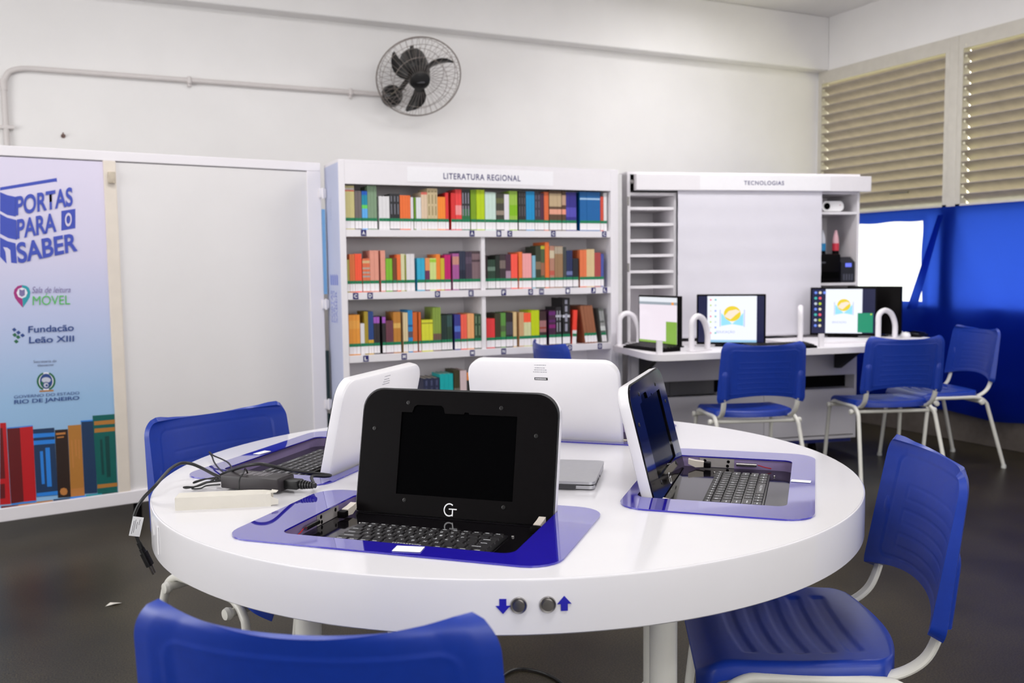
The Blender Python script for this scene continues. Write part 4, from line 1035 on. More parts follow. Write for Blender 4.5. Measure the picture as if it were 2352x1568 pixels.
# ---------------------------------------------------------------- computer worktop
DZ = 0.765
WT = te_empty('worktop', 0, 0, DZ, 0, 'white cabinet worktop carrying the computer monitors, with rounded corners', 'desk')
out = [(-0.14, -0.135), (-0.14, -0.70), (-0.125, -0.75), (-0.075, -0.785), (1.22, -0.70), (1.30, -0.68), (1.80, -0.40), (1.83, -0.36), (1.83, -0.28), (1.78, -0.22), (1.55, -0.012), (-0.02, -0.012), (-0.045, -0.11)]
me = plate_mesh([out], -0.034, 0.0)
link('top', me, WHITE, WT, smooth=False)
BRK = mat('black_steel_bracket', (22, 21, 22), 0.5, noise=0.05)
for x in (0.07, 1.40):
    b_ = MB(); b_.prism([(-0.012, -0.034), (-0.012, -0.20), (-0.05, -0.20), (-0.30, -0.06), (-0.30, -0.034)], x, x + 0.03, Matrix(((0, 0, 1, 0), (1, 0, 0, 0), (0, 1, 0, 0), (0, 0, 0, 1))))
    b_.build('bracket', BRK, WT, smooth=False)
me = plate_mesh([rrect(0.80, 1.78, -0.50, -0.16, 0.06)], 0.0, 0.014)
link('raised_platform', me, WHITE, WT, smooth=False)

def screen_mat(name, kind):
    m = bpy.data.materials.new(name); m.use_nodes = True
    t = m.node_tree; b = t.nodes['Principled BSDF']
    b.inputs['Base Color'].default_value = (0.01, 0.01, 0.012, 1); b.inputs['Roughness'].default_value = 0.2
    return m, t, b
def emis(name, rgb, es=1.0):
    return mat('lit_' + name, (8, 8, 10), 0.25, emit=rgb, es=es)
def monitor(name, wx, wy, z, face_deg, w_, h, label, faces, stand=0.12, group='computer monitors on the worktop'):
    # face_deg: world direction the screen looks towards
    root = empty(name, (wx, wy, z), R(face_deg + 90), label, 'monitor', group)
    base = 0.012
    b_ = MB(); b_.b2(-w_ / 2, w_ / 2, 0.0, 0.03, base, base + h, 0.004); b_.build('case', BLACKM, root)
    if stand:
        b_ = MB(); b_.b2(-0.05, 0.05, 0.031, 0.05, 0.0, 0.14, 0.004); b_.b2(-0.09, 0.09, 0.002, stand, 0.0, 0.008, 0.003); b_.build('stand', BLACKM, root)
    scr = MB().poly([(-w_ / 2 + 0.010, -0.0006, base + 0.014), (w_ / 2 - 0.010, -0.0006, base + 0.014), (w_ / 2 - 0.010, -0.0006, base + h - 0.010), (-w_ / 2 + 0.010, -0.0006, base + h - 0.010)]).build('screen', faces[0], root, smooth=False, recalc=False)
    iw, ih = w_ - 0.02, h - 0.024
    def U(u, v, l): return Vector((-iw / 2 + u * iw, -0.0008 - 0.0002 * l, base + 0.014 + v * ih))
    for l, (m, pts) in enumerate(faces[1:]):
        MB().poly([U(u, v, l + 1) for u, v in pts]).build('screen_graphic', m, scr, smooth=False, recalc=False)
    return root, scr, U
RECT = lambda u0, u1, v0, v1: [(u0, v0), (u1, v0), (u1, v1), (u0, v1)]
def disc(u, v, ru, rv, a0=0, a1=360, n=20): return [(u + ru * math.cos(R(a0 + (a1 - a0) * k / n)), v + rv * math.sin(R(a0 + (a1 - a0) * k / n))) for k in range(n + (0 if a1 - a0 == 360 else 1))]
def logo(u, v, s, asp):
    # the programme's emblem: clasped hands in a gold disc above an open book
    g = []
    LB = emis('pale_blue', (150, 220, 245)); LI = emis('lilac_line', (150, 165, 235)); YE = emis('gold', (232, 206, 50)); PK = emis('peach', (246, 226, 208)); WH = emis('white', (240, 242, 252))
    for sg in (-1, 1):
        g.append((LI, [(u + sg * s * 1.45, v - s * asp * 1.7), (u + sg * s * 1.38, v - s * asp * 1.7), (u + sg * s * 1.38, v + s * asp * 0.5), (u + sg * s * 1.45, v + s * asp * 0.5)][::sg]))
        g.append((LB, [(u, v - s * asp * 1.35), (u + sg * s * 1.3, v - s * asp * 1.6), (u + sg * s * 1.3, v + s * asp * 0.1)][::sg]))
    g.append((YE, disc(u, v, s, s * asp)))
    g.append((PK, [(u - s * 0.95, v - s * asp * 0.35), (u - s * 0.2, v - s * asp * 0.75), (u + s * 0.45, v - s * asp * 0.1), (u + s * 0.95, v + s * asp * 0.3), (u + s * 0.45, v + s * asp * 0.55), (u - s * 0.4, v + s * asp * 0.35)]))
    return g
WHs = emis('desktop_white', (236, 240, 252), 1.0); NVs = emis('desktop_navy', (20, 24, 62), 1.0); GRs = emis('window_green', (30, 140, 105), 1.0); LGs = emis('panel_green', (130, 170, 70), 1.0)
PKs = emis('page_pink', (232, 222, 232), 1.0); GYs = emis('toolbar_grey', (150, 160, 170), 1.0); ORs = emis('icon_orange', (230, 150, 70))
ICN = [emis('icon_red', (235, 90, 110)), emis('icon_blue', (110, 140, 235)), emis('icon_lime', (180, 205, 50)), emis('icon_teal', (70, 180, 170)), emis('icon_cream', (225, 215, 190)), emis('icon_pale', (190, 200, 215))]
# left monitor: a web page in a window, with a green panel
f1 = [PKs, (GYs, RECT(0.0, 1, 0.84, 0.90)), (emis('toolbar_pale', (225, 228, 235)), RECT(0, 1, 0.90, 1.0)), (ORs, RECT(0.86, 0.92, 0.84, 0.90)), (LGs, RECT(0.72, 1.0, 0.0, 0.48)), (LGs, RECT(0, 0.72, 0.0, 0.05))]
monitor('monitor', 3.022, 4.365, DZ + 0.0005, 184, 0.36, 0.285, 'leftmost monitor, turned aside, its pale page cornered by a green panel', f1)
# middle monitor
f2 = [WHs, (NVs, RECT(0, 0.14, 0, 1)), (NVs, RECT(0.89, 1, 0, 1)), (emis('taskbar', (150, 195, 225)), RECT(0.14, 0.89, 0.0, 0.05))] + logo(0.52, 0.62, 0.13, 1.28)
for i in range(7):
    for j in range(2): f2.append((ICN[(i * 2 + j * 3) % 6], disc(0.19 + 0.075 * j, 0.92 - 0.12 * i, 0.014, 0.02, n=8)))
rm, sm, Um = monitor('monitor', 3.385, 4.165, DZ + 0.0005, 230, 0.385, 0.288, 'middle monitor with a gold emblem on a white desktop between dark side bars', f2)
text_quad('EDUCAÇÃO', box_quad(0.28, 0.56, 0.19, 0.26), lambda u, v: Um(u, v, 30), emis('lilac_word', (150, 160, 215)), sm, 'screen_lettering')
# right monitor
f3 = [NVs, (WHs, RECT(0.22, 0.80, 0.0, 1.0))] + logo(0.51, 0.64, 0.105, 1.3) + [(GRs, RECT(0.73, 0.97, 0.02, 0.46)), (ICN[2], disc(0.94, 0.43, 0.015, 0.02, n=8))]
for i in range(7):
    for j in range(3 if i == 0 else 2): f3.append((ICN[(i * 2 + j * 3 + 1) % 6], disc(0.06 + 0.07 * j, 0.92 - 0.125 * i, 0.024, 0.032, n=10)))
rm, sm, Um = monitor('monitor', 4.265, 4.185, DZ + 0.0145, 226, 0.385, 0.295, 'monitor at the right with icons, a gold emblem and a green window', f3, 0.07)
text_quad('EDUCAÇÃO', box_quad(0.33, 0.55, 0.22, 0.28), lambda u, v: Um(u, v, 30), emis('lilac_word', (150, 160, 215)), sm, 'screen_lettering')
monitor('monitor', 4.545, 4.195, DZ + 0.0145, 20, 0.34, 0.298, 'monitor turned away behind the right one, showing its black back', [SCREENOFF], 0.052)

# white monitor guards: rounded tube hoops and short posts
def guard(x, y, rz, label, h=0.19, w_=0.13):
    p = te_empty('desk_guard', x, y, DZ + (0.0145 if x > 0.85 else 0.0004), rz, label, 'bracket', 'white guards on the worktop')
    path = [(0, 0, 0), (0, 0, h - 0.02)] + [(w_ * (1 - math.cos(R(a))) * 0.5, 0, h - 0.06 + 0.06 * math.sin(R(a))) for a in range(20, 181, 20)] + [(w_, 0, 0)]
    b_ = MB(); b_.tube(smooth_path([(0, 0, 0.002), (0, 0, h * 0.5), (0.004, 0, h * 0.85), (w_ * 0.35, 0, h), (w_ * 0.75, 0, h * 0.88), (w_, 0, h * 0.5), (w_, 0, 0.002)], 5), 0.016, 10)
    b_.build('hoop', WHITE, p)
    b_ = MB(); b_.b2(-0.02, w_ + 0.02, -0.02, 0.02, 0, 0.006, 0.002); b_.build('foot_plate', WHITE, p)
guard(-0.115, -0.18, R(8), 'white hoop guard half hidden left of the leftmost monitor')
guard(0.13, -0.66, R(25), 'white hoop guard between the leftmost and middle monitors')
guard(0.895, -0.465, R(60), 'white hoop guard left of the right monitor', 0.20)
guard(1.43, -0.43, R(10), 'white hoop guard in front of the black monitor back', 0.17)
for x, y, z, lab in ((-0.09, -0.745, DZ, 'short white post on the front left corner of the worktop'), (0.915, -0.655, DZ, 'short white post on the worktop in front of the right monitor')):
    b_ = MB(); b_.prism(rrect(-0.016, 0.016, -0.01, 0.01, 0.006, 3), 0, 0.075); o = b_.build('guard_post', WHITE); o.location = te(x, y, z); o.rotation_euler = (0, 0, R(-13)); tag(o, lab, 'bracket', 'white posts on the worktop')
def flat_keyboard(x, y, rz, label, w_=0.36, d=0.13, z=DZ + 0.0008):
    p = te_empty('keyboard', x, y, z, rz, label, 'keyboard', 'black keyboards on the worktop')
    b_ = MB(); b_.prism([(-d / 2, 0), (d / 2, 0), (d / 2, 0.024), (-d / 2, 0.012)], -w_ / 2, w_ / 2, Matrix(((0, 0, 1, 0), (1, 0, 0, 0), (0, 1, 0, 0), (0, 0, 0, 1)))); b_.build('case', BLACKM, p, smooth=False)
    k = MB()
    for i in range(5):
        for j in range(15):
            k.box((-w_ / 2 + 0.02 + j * (w_ - 0.04) / 14, -d / 2 + 0.02 + i * (d - 0.04) / 4, 0.0155 + 0.012 * (0.02 + i * (d - 0.04) / 4) / d), (0.018, 0.016, 0.006))
    k.build('keycaps', KEY, p, smooth=False)
flat_keyboard(-0.03, -0.47, R(-75), 'black keyboard on the worktop in front of the leftmost monitor')
flat_keyboard(0.66, -0.645, R(3), 'black keyboard on the worktop in front of the middle monitor', 0.40)
flat_keyboard(1.76, -0.33, R(35), 'black keyboard at the right end of the worktop', 0.15, 0.10, DZ + 0.0150)
m_ = MB(); m_.lathe([(0, 0), (0.026, 0), (0.03, 0.01), (0.024, 0.026), (0, 0.033)], 16)
o = m_.build('computer_mouse', WHITE_S); o.location = te(1.66, -0.37, DZ + 0.0145); tag(o, 'pale computer mouse at the right end of the worktop', 'mouse')
m_ = MB(); m_.b2(-0.07, 0.07, -0.03, 0.03, 0.0, 0.022, 0.004); o = m_.build('paper_box', PAPER); o.location = te(1.705, -0.195, DZ + 0.0145); o.rotation_euler = (0, 0, R(20)); tag(o, 'small white box beside the mouse on the worktop', 'box')

# ---------------------------------------------------------------- chairs
def sheet_solid(P, thick, name, m, parent):
    # P: rows of (point, normal); closed shell of the given thickness function
    b_ = MB()
    top = [[p for p, n, t in row] for row in P]
    bot = [[p - n * t for p, n, t in row] for row in P]
    Vt = b_.sheet(top); Vb = b_.sheet([r[::-1] for r in bot])
    Vb = [r[::-1] for r in Vb]
    nr, nc = len(Vt), len(Vt[0])
    for i in range(nr - 1):
        for j in (0, nc - 1):
            b_.bm.faces.new((Vt[i][j], Vt[i + 1][j], Vb[i + 1][j], Vb[i][j]))
    for j in range(nc - 1):
        for i in (0, nr - 1):
            b_.bm.faces.new((Vt[i][j], Vt[i][j + 1], Vb[i][j + 1], Vb[i][j]))
    return b_.build(name, m, parent, angle=0.9)
def make_chair():
    root = empty('chair')
    # backrest: front face looks to +y
    nu, nv = 112, 84
    P = []
    def bx(u, v):
        z = 0.525 + 0.30 * v
        hw = 0.226 - 0.006 * v
        # bottom edge arches up, top edge dips
        z += (1 - v) ** 1.5 * 0.030 * (1 - u * u) - v ** 3 * 0.007 * (1 - u * u)
        # rounded top corners
        if v > 0.87:
            k = (v - 0.87) / 0.13
            hw -= 0.030 * (1 - math.sqrt(max(0, 1 - k * k)))
        if v < 0.06:
            hw -= 0.008 * (1 - v / 0.06) ** 2
        x = u * hw
        y = -0.245 - 0.055 * v + 0.052 * abs(u) ** 2.2
        return Vector((x, y, z))
    def panel(u, v):
        # shallow sunk field and moulded bands on the front face
        e = 0.0
        # engraved frame line, and pairs of fine moulded lines inside it
        du = 0.80 - abs(u); dv = min(v - 0.07, 0.90 - v) * 1.35
        k = 0.10
        if du < k and dv < k: d = k - math.hypot(k - du, k - dv)
        else: d = min(du, dv)
        e -= 0.0016 * max(0, 1 - abs(d) / 0.020)
        e -= 0.0008 * min(1, max(0, d / 0.02))
        for c_ in (0.22, 0.42, 0.62):
            a = 0.60 - abs(u); q = 0.055 - abs(v - c_)
            e -= 0.0009 * max(0, 1 - abs(min(a, q * 1.4)) / 0.016)
        return e
    for i in range(nv + 1):
        row = []
        v = i / nv
        for j in range(nu + 1):
            u = -1 + 2 * j / nu
            p = bx(u, v)
            n = (bx(min(1, u + .01), v) - bx(max(-1, u - .01), v)).cross(bx(u, min(1, v + .01)) - bx(u, max(0, v - .01)))
            n = -n.normalized() if n.y < 0 else n.normalized()
            edge = max(0.0, (abs(u) - 0.74) / 0.26)
            th = 0.009 + 0.021 * min(1, edge * 1.7) * (1 - 0.80 * v)
            row.append((p + n * panel(u, v), n, th))
        P.append(row)
    sheet_solid(P, None, 'backrest', BLUEP, root)
    # seat
    P = []
    nu, nv = 70, 84
    def sx_(u, v):
        y = -0.152 + 0.388 * v
        hw = 0.204 + 0.018 * math.sin(PI * min(1, v * 0.9 + 0.08))
        if v < 0.12: hw -= 0.05 * (1 - v / 0.12) ** 2
        if v > 0.9: hw -= 0.03 * ((v - 0.9) / 0.1) ** 2
        y -= 0.028 * (1 - u * u) * (1 - v) ** 3
        z = 0.452 + 0.012 * math.cos(PI * v) * (1 - v) - 0.016 * (1 - u * u) * math.sin(PI * min(1, v * 1.1)) + 0.010 * math.sin(PI * v) - 0.035 * max(0, v - 0.82) / 0.18 * max(0, v - 0.82) / 0.18
        return Vector((u * hw, y, z))
    for i in range(nv + 1):
        v = i / nv; row = []
        for j in range(nu + 1):
            u = -1 + 2 * j / nu
            p = sx_(u, v)
            e = 0.0
            vv = v + 0.05 * u * u - 0.02 * u
            for c_ in (0.24, 0.37, 0.50, 0.63, 0.76):
                a = min(1, max(0, (0.038 - abs(vv - c_)) / 0.011)); q = min(1, max(0, (0.72 - abs(u)) / 0.03))
                e -= 0.0036 * min(a, q)
            # the edge turns down
            k = max(max(0.0, (abs(u) - 0.93) / 0.07), max(0.0, (0.04 - v) / 0.04))
            e -= 0.012 * k * k
            row.append((p + Vector((0, 0, e)), Vector((0, 0, 1)), 0.007 + 0.016 * min(1, k * 1.5)))
        P.append(row)
    sheet_solid(P, None, 'seat', BLUEP, root)
    for s in (-1, 1):
        # side frame: two legs of one bent tube, built as front leg, rail and rear leg
        fl = smooth_path([(s * 0.232, 0.235, 0.012), (s * 0.222, 0.200, 0.34), (s * 0.220, 0.185, 0.395), (s * 0.218, 0.145, 0.424), (s * 0.217, 0.10, 0.428)], 5)
        rl = smooth_path([(s * 0.250, -0.285, 0.012), (s * 0.226, -0.195, 0.34), (s * 0.222, -0.175, 0.395), (s * 0.219, -0.135, 0.424), (s * 0.217, -0.09, 0.428)], 5)
        for nm, pth in (('leg', fl), ('leg', rl)):
            lg = MB(); lg.tube(pth, 0.011, 12).build(nm, TUBE, root)
        MB().tube([(s * 0.217, 0.10, 0.428), (s * 0.217, -0.09, 0.428)], 0.011, 12).build('side_rail', TUBE, root)
        for pth in (fl, rl):
            c0 = pth[0]
            g = MB(); g.lathe([(0, 0.0), (0.0145, 0.0), (0.015, 0.006), (0.0125, 0.022), (0, 0.022)], 12, Matrix.Translation((c0.x, c0.y, 0.0))); g.build('foot_cap', mat('grey_foot_cap', (205, 205, 200), 0.5, noise=0.03), root)
        bs = smooth_path([(s * 0.203, -0.237, 0.62), (s * 0.201, -0.229, 0.57), (s * 0.199, -0.219, 0.515), (s * 0.196, -0.195, 0.465), (s * 0.191, -0.145, 0.432), (s * 0.187, -0.08, 0.424), (s * 0.184, 0.02, 0.424)], 5)
        b_ = MB(); b_.tube(bs, 0.009, 12, flat=1.6, ref=(0, 1, 0.2)); b_.build('back_support', TUBE, root)
        # moulded socket on the back of the backrest
        sk = MB(); sk.tube(smooth_path([(s * 0.199, -0.2295, 0.536), (s * 0.199, -0.237, 0.60), (s * 0.199, -0.243, 0.66), (s * 0.199, -0.243, 0.70)], 4), [0.0135] * 9 + [0.0125, 0.0105, 0.008, 0.004], 12, flat=1.55, ref=(0, 1, 0.2)); sk.build('back_socket', BLUEP, root)
    for y in (0.155, -0.135):
        b_ = MB(); b_.tube([(-0.236, y, 0.402), (0.236, y, 0.402)], 0.010, 12); cb_ = b_.build('cross_bar', TUBE, root)
        for s in (-1, 1):
            g = MB(); g.lathe([(0, 0), (0.014, 0.002), (0.0165, 0.010), (0.0135, 0.019), (0, 0.022)], 14, Matrix.Translation((s * 0.234, y, 0.402)) @ Matrix.Rotation(R(90) * s, 4, 'Y')); g.build('end_cap', TUBE, cb_)
    return root
CH = [((0.380, 1.266), -0.590, 'blue plastic chair in the foreground seen from behind, pulled up to the table', 'chairs at the round table'),
      ((1.389, 1.474), 1.018, 'blue plastic chair at the right of the round table with its seat in view', 'chairs at the round table'),
      ((0.468, 2.490), 3.549, 'blue plastic chair at the far left side of the round table by the white panel', 'chairs at the round table'),
      ((3.295, 3.922), -0.350, 'dark blue chair drawn up before the middle monitor', 'chairs at the computer worktop'),
      ((4.183, 3.804), -0.358, 'dark blue chair drawn up before the right monitor, its seat shining', 'chairs at the computer worktop'),
      ((4.791, 3.929), 1.258, 'dark blue chair by the blue curtain, farthest to the right', 'chairs at the computer worktop'),
      ((2.559, 4.323), -1.624, 'dark blue chair before the bookcase, only its top showing over a white lid', 'chairs at the computer worktop')]
proto = make_chair()
for i, ((x, y), a, lab, grp) in enumerate(CH):
    o = proto if i == 0 else copy_tree(proto)
    o.location = (x, y, 0); o.rotation_euler = (0, 0, a)
    tag(o, lab, 'chair', grp)
# ---------------------------------------------------------------- round table
CX, CY, TR = 0.9418, 1.9954, 0.8154
TZ = 0.7465
TB = empty('round_table', (CX, CY, 0.0), 0, 'large round white table with a deep rim and four sunk computer places', 'table')
circ = lambda r, n=160: [(r * math.cos(2 * PI * k / n), r * math.sin(2 * PI * k / n)) for k in range(n)]
STA = (226, 316, 136, 46)
def st_rot(pts, ang):
    a = R(ang + 90); cx, cy = 0.52 * math.cos(R(ang)), 0.52 * math.sin(R(ang))
    return [(cx + x * math.cos(a) - y * math.sin(a), cy + x * math.sin(a) + y * math.cos(a)) for x, y in pts]
TRAY = rrect(-0.228, 0.234, -0.146, 0.170, 0.035)
me = plate_mesh([circ(TR - 0.004)] + [st_rot(TRAY, a) for a in STA], TZ - 0.030, TZ)
link('tabletop', me, WHITE_G, TB, smooth=False)
ap = MB(); ap.lathe([(TR - 0.0045, TZ - 0.001), (TR - 0.003, TZ), (TR - 0.0008, TZ - 0.0012), (TR, TZ - 0.004), (TR, 0.658), (TR - 0.004, 0.655), (TR - 0.016, 0.655), (TR - 0.016, TZ - 0.031), (TR - 0.0045, TZ - 0.031), (TR - 0.0045, TZ - 0.001)], 200)
rim = ap.build('rim', WHITE_G, TB, angle=0.5)
un = MB(); un.lathe([(0.0, 0.690), (TR - 0.018, 0.690), (TR - 0.018, 0.684), (0.0, 0.684)], 96); un.build('underside', WHITE, TB)
for a in (277, 197, 17, 97):
    x, y = 0.56 * math.cos(R(a)), 0.56 * math.sin(R(a))
    lg = MB(); lg.lathe([(0, 0.0), (0.032, 0.0), (0.032, 0.012), (0.027, 0.014), (0.027, 0.665), (0.045, 0.667), (0.045, 0.683), (0, 0.683)], 28, Matrix.Translation((x, y, 0))); lg.build('leg', TUBE, TB)
def on_rim(ang): 
    return Matrix.Translation((TR * math.cos(R(ang)), TR * math.sin(R(ang)), 0.705)) @ Matrix.Rotation(R(ang + 90), 4, 'Z')
for a in (-114.3, -111.1):
    b_ = MB(); b_.lathe([(0, 0.006), (0.009, 0.0055), (0.0095, 0.003), (0.0125, 0.0035), (0.0135, 0.0015), (0.0135, -0.004), (0, -0.004)], 28, on_rim(a) @ Matrix.Rotation(R(90), 4, 'X')); b_.build('push_button', STEEL, TB)
AR = [(-0.0055, 0.011), (0.0055, 0.011), (0.0055, 0.0), (0.0115, 0.0), (0.0, -0.013), (-0.0115, 0.0), (-0.0055, 0.0)]
for a, sg in ((-116.02, 1), (-109.26, -1)):
    b_ = MB(); b_.prism([(x, y * sg) for x, y in AR][::sg], 0.0002, 0.0014, on_rim(a) @ Matrix.Rotation(R(90), 4, 'X')); b_.build('arrow_mark', mat('blue_arrow_vinyl', (30, 28, 170), 0.4, noise=0.02), rim, smooth=False)
b_ = MB(); b_.lathe([(0, 0), (0.0075, 0), (0.0075, 0.055), (0, 0.055)], 8, Matrix.Translation((TR * math.cos(R(186.5)), TR * math.sin(R(186.5)), 0.675)) @ Matrix.Diagonal((0.35, 1, 1, 1))); b_.build('grip_mark', WHITE_S, TB)

# ---------------------------------------------------------------- sunk computers
ROWS = [[1.0] * 14, [1.0] * 13 + [1.0], [1.35] + [1] * 11 + [1.65], [1.6] + [1] * 10 + [1.4], [2.1] + [1] * 9 + [1.9], [1.2, 1, 1, 1, 4.4, 1, 1, 1.2, 1.2]]
LEGS = ['', "'1234567890-=", 'QWERTYUIOP[', 'ASDFGHJKL~', 'ZXCVBNM,.', '']
KX0, KX1, KY0, KY1 = -0.146, 0.160, -0.088, 0.034
def key_meshes():
    out = []
    hs = [0.015] + [0.0214] * 5
    y = KY1 - 0.001
    cache = {}
    for r, row in enumerate(ROWS):
        tot = sum(row); x = KX0 + 0.001
        for i, wd in enumerate(row):
            kw = wd / tot * (KX1 - KX0 - 0.002)
            out.append((x + kw / 2, y - hs[r] / 2, kw - 0.0024, hs[r] - 0.0024, r, i))
            x += kw
        y -= hs[r] - 0.0002
    return out
KEYS = key_meshes()
KMESH = {}
def key_obj(kw, kh):
    k = (round(kw, 4), round(kh, 4))
    if k not in KMESH:
        b_ = MB()
        a, h = kw / 2, kh / 2
        lo = rrect(-a, a, -h, h, 0.0018, 2); hi = rrect(-a + .0013, a - .0013, -h + .0010, h - .0016, 0.0018, 2)
        n = len(lo)
        vl = [b_.bm.verts.new((x, y, 0)) for x, y in lo]; vh = [b_.bm.verts.new((x, y, 0.0042)) for x, y in hi]
        b_.bm.faces.new(vh); b_.bm.faces.new(vl[::-1])
        for i in range(n): b_.bm.faces.new((vl[i], vl[(i + 1) % n], vh[(i + 1) % n], vh[i]))
        me = bpy.data.meshes.new('key'); bmesh.ops.recalc_face_normals(b_.bm, faces=b_.bm.faces); b_.bm.to_mesh(me); b_.bm.free(); me.materials.append(KEY)
        KMESH[k] = me
    return KMESH[k]
DECK = 0.722 - TZ
LIDMAT = {}
def station(ang, label, sticker, tilt=13.0):
    a = R(ang)
    S_ = empty('sunk_computer', (CX + 0.52 * math.cos(a), CY + 0.52 * math.sin(a), TZ), R(ang + 90), label, 'computer', 'computers sunk into the round table')
    me = plate_mesh([rrect(-0.315, 0.318, -0.193, 0.188, 0.058), rrect(-0.222, 0.230, -0.140, 0.163, 0.022)], 0.0003, 0.0035)
    link('acrylic_surround', me, ACRY, S_, smooth=False)
    # tray: walls and deck
    w_ = MB(); lp = rrect(-0.2275, 0.2335, -0.1455, 0.1695, 0.0345); n = len(lp)
    w_.sheet([[(x, y, 0.0) for x, y in lp + lp[:1]], [(x, y, DECK - 0.006) for x, y in lp + lp[:1]]])
    w_.build('recess_wall', ACRYW, S_, angle=0.9)
    dk = MB(); dk.prism(rrect(-0.2270, 0.2330, -0.1450, 0.1690, 0.034), DECK - 0.005, DECK); dk.build('deck', BLACKG, S_, smooth=False)
    kb = MB(); kb.b2(KX0 - 0.003, KX1 + 0.003, KY0 - 0.003, KY1 + 0.003, DECK, DECK + 0.004, 0.0015)
    kbo = kb.build('keyboard', KEYBED, S_)
    LG = MB()
    for (x, y, kw, kh, r, i) in KEYS:
        o = bpy.data.objects.new('key', key_obj(kw, kh)); COL.objects.link(o); o.parent = kbo; o.location = (x, y, DECK + 0.004)
        KIDS.setdefault(kbo.name, []).append(o)
        z = DECK + 0.0084
        if r in (0,) or (r == 5 and i != 4) or (r in (2, 3, 4) and (i == 0 or i == len(ROWS[r]) - 1)):
            LG.poly([(x - kw * 0.3, y - 0.0012, z), (x + kw * 0.12, y - 0.0012, z), (x + kw * 0.12, y + 0.0010, z), (x - kw * 0.3, y + 0.0010, z)])
    LG.build('key_print', LEG_W, kbo, smooth=False, recalc=False)
    for (x, y, kw, kh, r, i) in KEYS:
        off = 1 if r in (2, 3, 4) else 0
        if r in (1, 2, 3, 4) and 0 <= i - off < len(LEGS[r]):
            chs = LEGS[r][i - off]
            if chs.isalnum():
                text_quad(chs, box_quad(x - kw * 0.20, x + kw * 0.05, y - 0.002, y + 0.0045), lambda u, v: Vector((u, v, DECK + 0.0084)), LEG_W, kbo, 'key_letter')
        if r == 5 and i == 4:
            text_quad("H'MASTON", box_quad(x - 0.028, x + 0.028, y - 0.0028, y + 0.0028), lambda u, v: Vector((u, v, DECK + 0.0084)), LEG_W, kbo, 'key_lettering', 0.01)
    for x, y in ((KX0 - 0.008, KY1 + 0.010), (KX1 + 0.010, KY1 + 0.008), (KX1 + 0.004, KY0 - 0.012), (KX0 - 0.010, KY0 - 0.006)):
        b_ = MB(); b_.lathe([(0, 0.0035), (0.0022, 0.0028), (0.0032, 0.001), (0.0032, 0), (0, 0)], 12, Matrix.Translation((x, y, DECK))); b_.build('deck_screw', STEEL, S_)
    # lid: local frame with x across, y up the face, z towards the user
    LM = Matrix.Translation((0.014, 0.125, DECK + 0.0015)) @ Matrix.Rotation(R(90 - tilt), 4, 'X')
    LM = Matrix.Translation((0.010, 0.125, DECK + 0.0015)) @ Matrix(((1, 0, 0), (0, math.sin(R(tilt)), -math.cos(R(tilt))), (0, math.cos(R(tilt)), math.sin(R(tilt))))).to_4x4()
    H = 0.262; HW = 0.218
    def put(o): 
        o.matrix_basis = LM
        return o
    lid = empty('screen_lid'); lid.parent = S_; KIDS.setdefault(S_.name, []).append(lid); put(lid)
    # shell (white back) as rounded slab, back edge softened
    outl = lambda e: rrect(-HW + e, HW - e, 0.0 + e * 0.3, H - e, [0.006, 0.046, 0.046, 0.006], 8)
    sh = MB()
    rows = [(outl(0.0), 0.0), (outl(0.0), -0.018), (outl(0.002), -0.0225), (outl(0.007), -0.0245)]
    rows = [[(x, y, z) for x, y in pts + pts[:1]] for pts, z in rows]
    sh.sheet(rows); sh.poly(rows[-1][:-1]); 
    bmesh.ops.remove_doubles(sh.bm, verts=sh.bm.verts, dist=1e-6)
    link_o = sh.build('shell', WHITE_S, lid, angle=0.5)
    ox0, ox1, oy0, oy1 = -0.126, 0.130, 0.042, 0.212
    notch = [(-0.028, oy1), (-0.032, oy1 + 0.012), (-0.038, oy1 + 0.016), (-0.092, oy1 + 0.016), (-0.098, oy1 + 0.012), (-0.102, oy1)]
    hole = [(ox0, oy0), (ox1, oy0), (ox1, oy1), (0.026, oy1), (0.024, oy1 + 0.004), (0.016, oy1 + 0.004), (0.014, oy1)] + notch + [(ox0, oy1)]
    me = plate_mesh([outl(0.0035), hole], 0.0, 0.003)
    link('bezel', me, BLACKG if ang == 316 else BLACKM, lid, smooth=False)
    MB().b2(ox0 - 0.004, ox1 + 0.004, oy0 - 0.004, oy1 + 0.02, -0.0018, -0.0006).build('screen', SCREENOFF, lid, smooth=False)
    for x, y in ((-0.112, 0.232), (0.095, 0.228), (0.172, 0.175), (-0.186, 0.175), (-0.105, 0.030), (0.112, 0.030)):
        b_ = MB(); b_.lathe([(0, 0.0036), (0.0018, 0.0036), (0.0022, 0.0045), (0.0042, 0.0042), (0.0046, 0.003), (0, 0.003)], 14, Matrix.Translation((x, y, 0))); b_.build('lid_screw', mat('dark_screw', (44, 43, 43), 0.35, metal=0.5, noise=0.05), lid)
    # monogram: an open ring with a T through it
    lg = MB(); cx_, cy_ = -0.004, 0.017
    pts = []
    for k in range(25):
        t_ = R(50 + 260 * k / 24); pts.append((t_, 1))
    for k in range(24):
        t0, t1 = pts[k][0], pts[k + 1][0]
        q = [(0.0098, t0), (0.0122, t0), (0.0122, t1), (0.0098, t1)]
        lg.poly([(cx_ + r * math.cos(t), cy_ + r * math.sin(t) * 1.1, 0.0033) for r, t in q])
    lg.poly([(cx_ - 0.001, cy_ + 0.0005, 0.0033), (cx_ + 0.0165, cy_ + 0.0005, 0.0033), (cx_ + 0.0165, cy_ + 0.0028, 0.0033), (cx_ - 0.001, cy_ + 0.0028, 0.0033)])
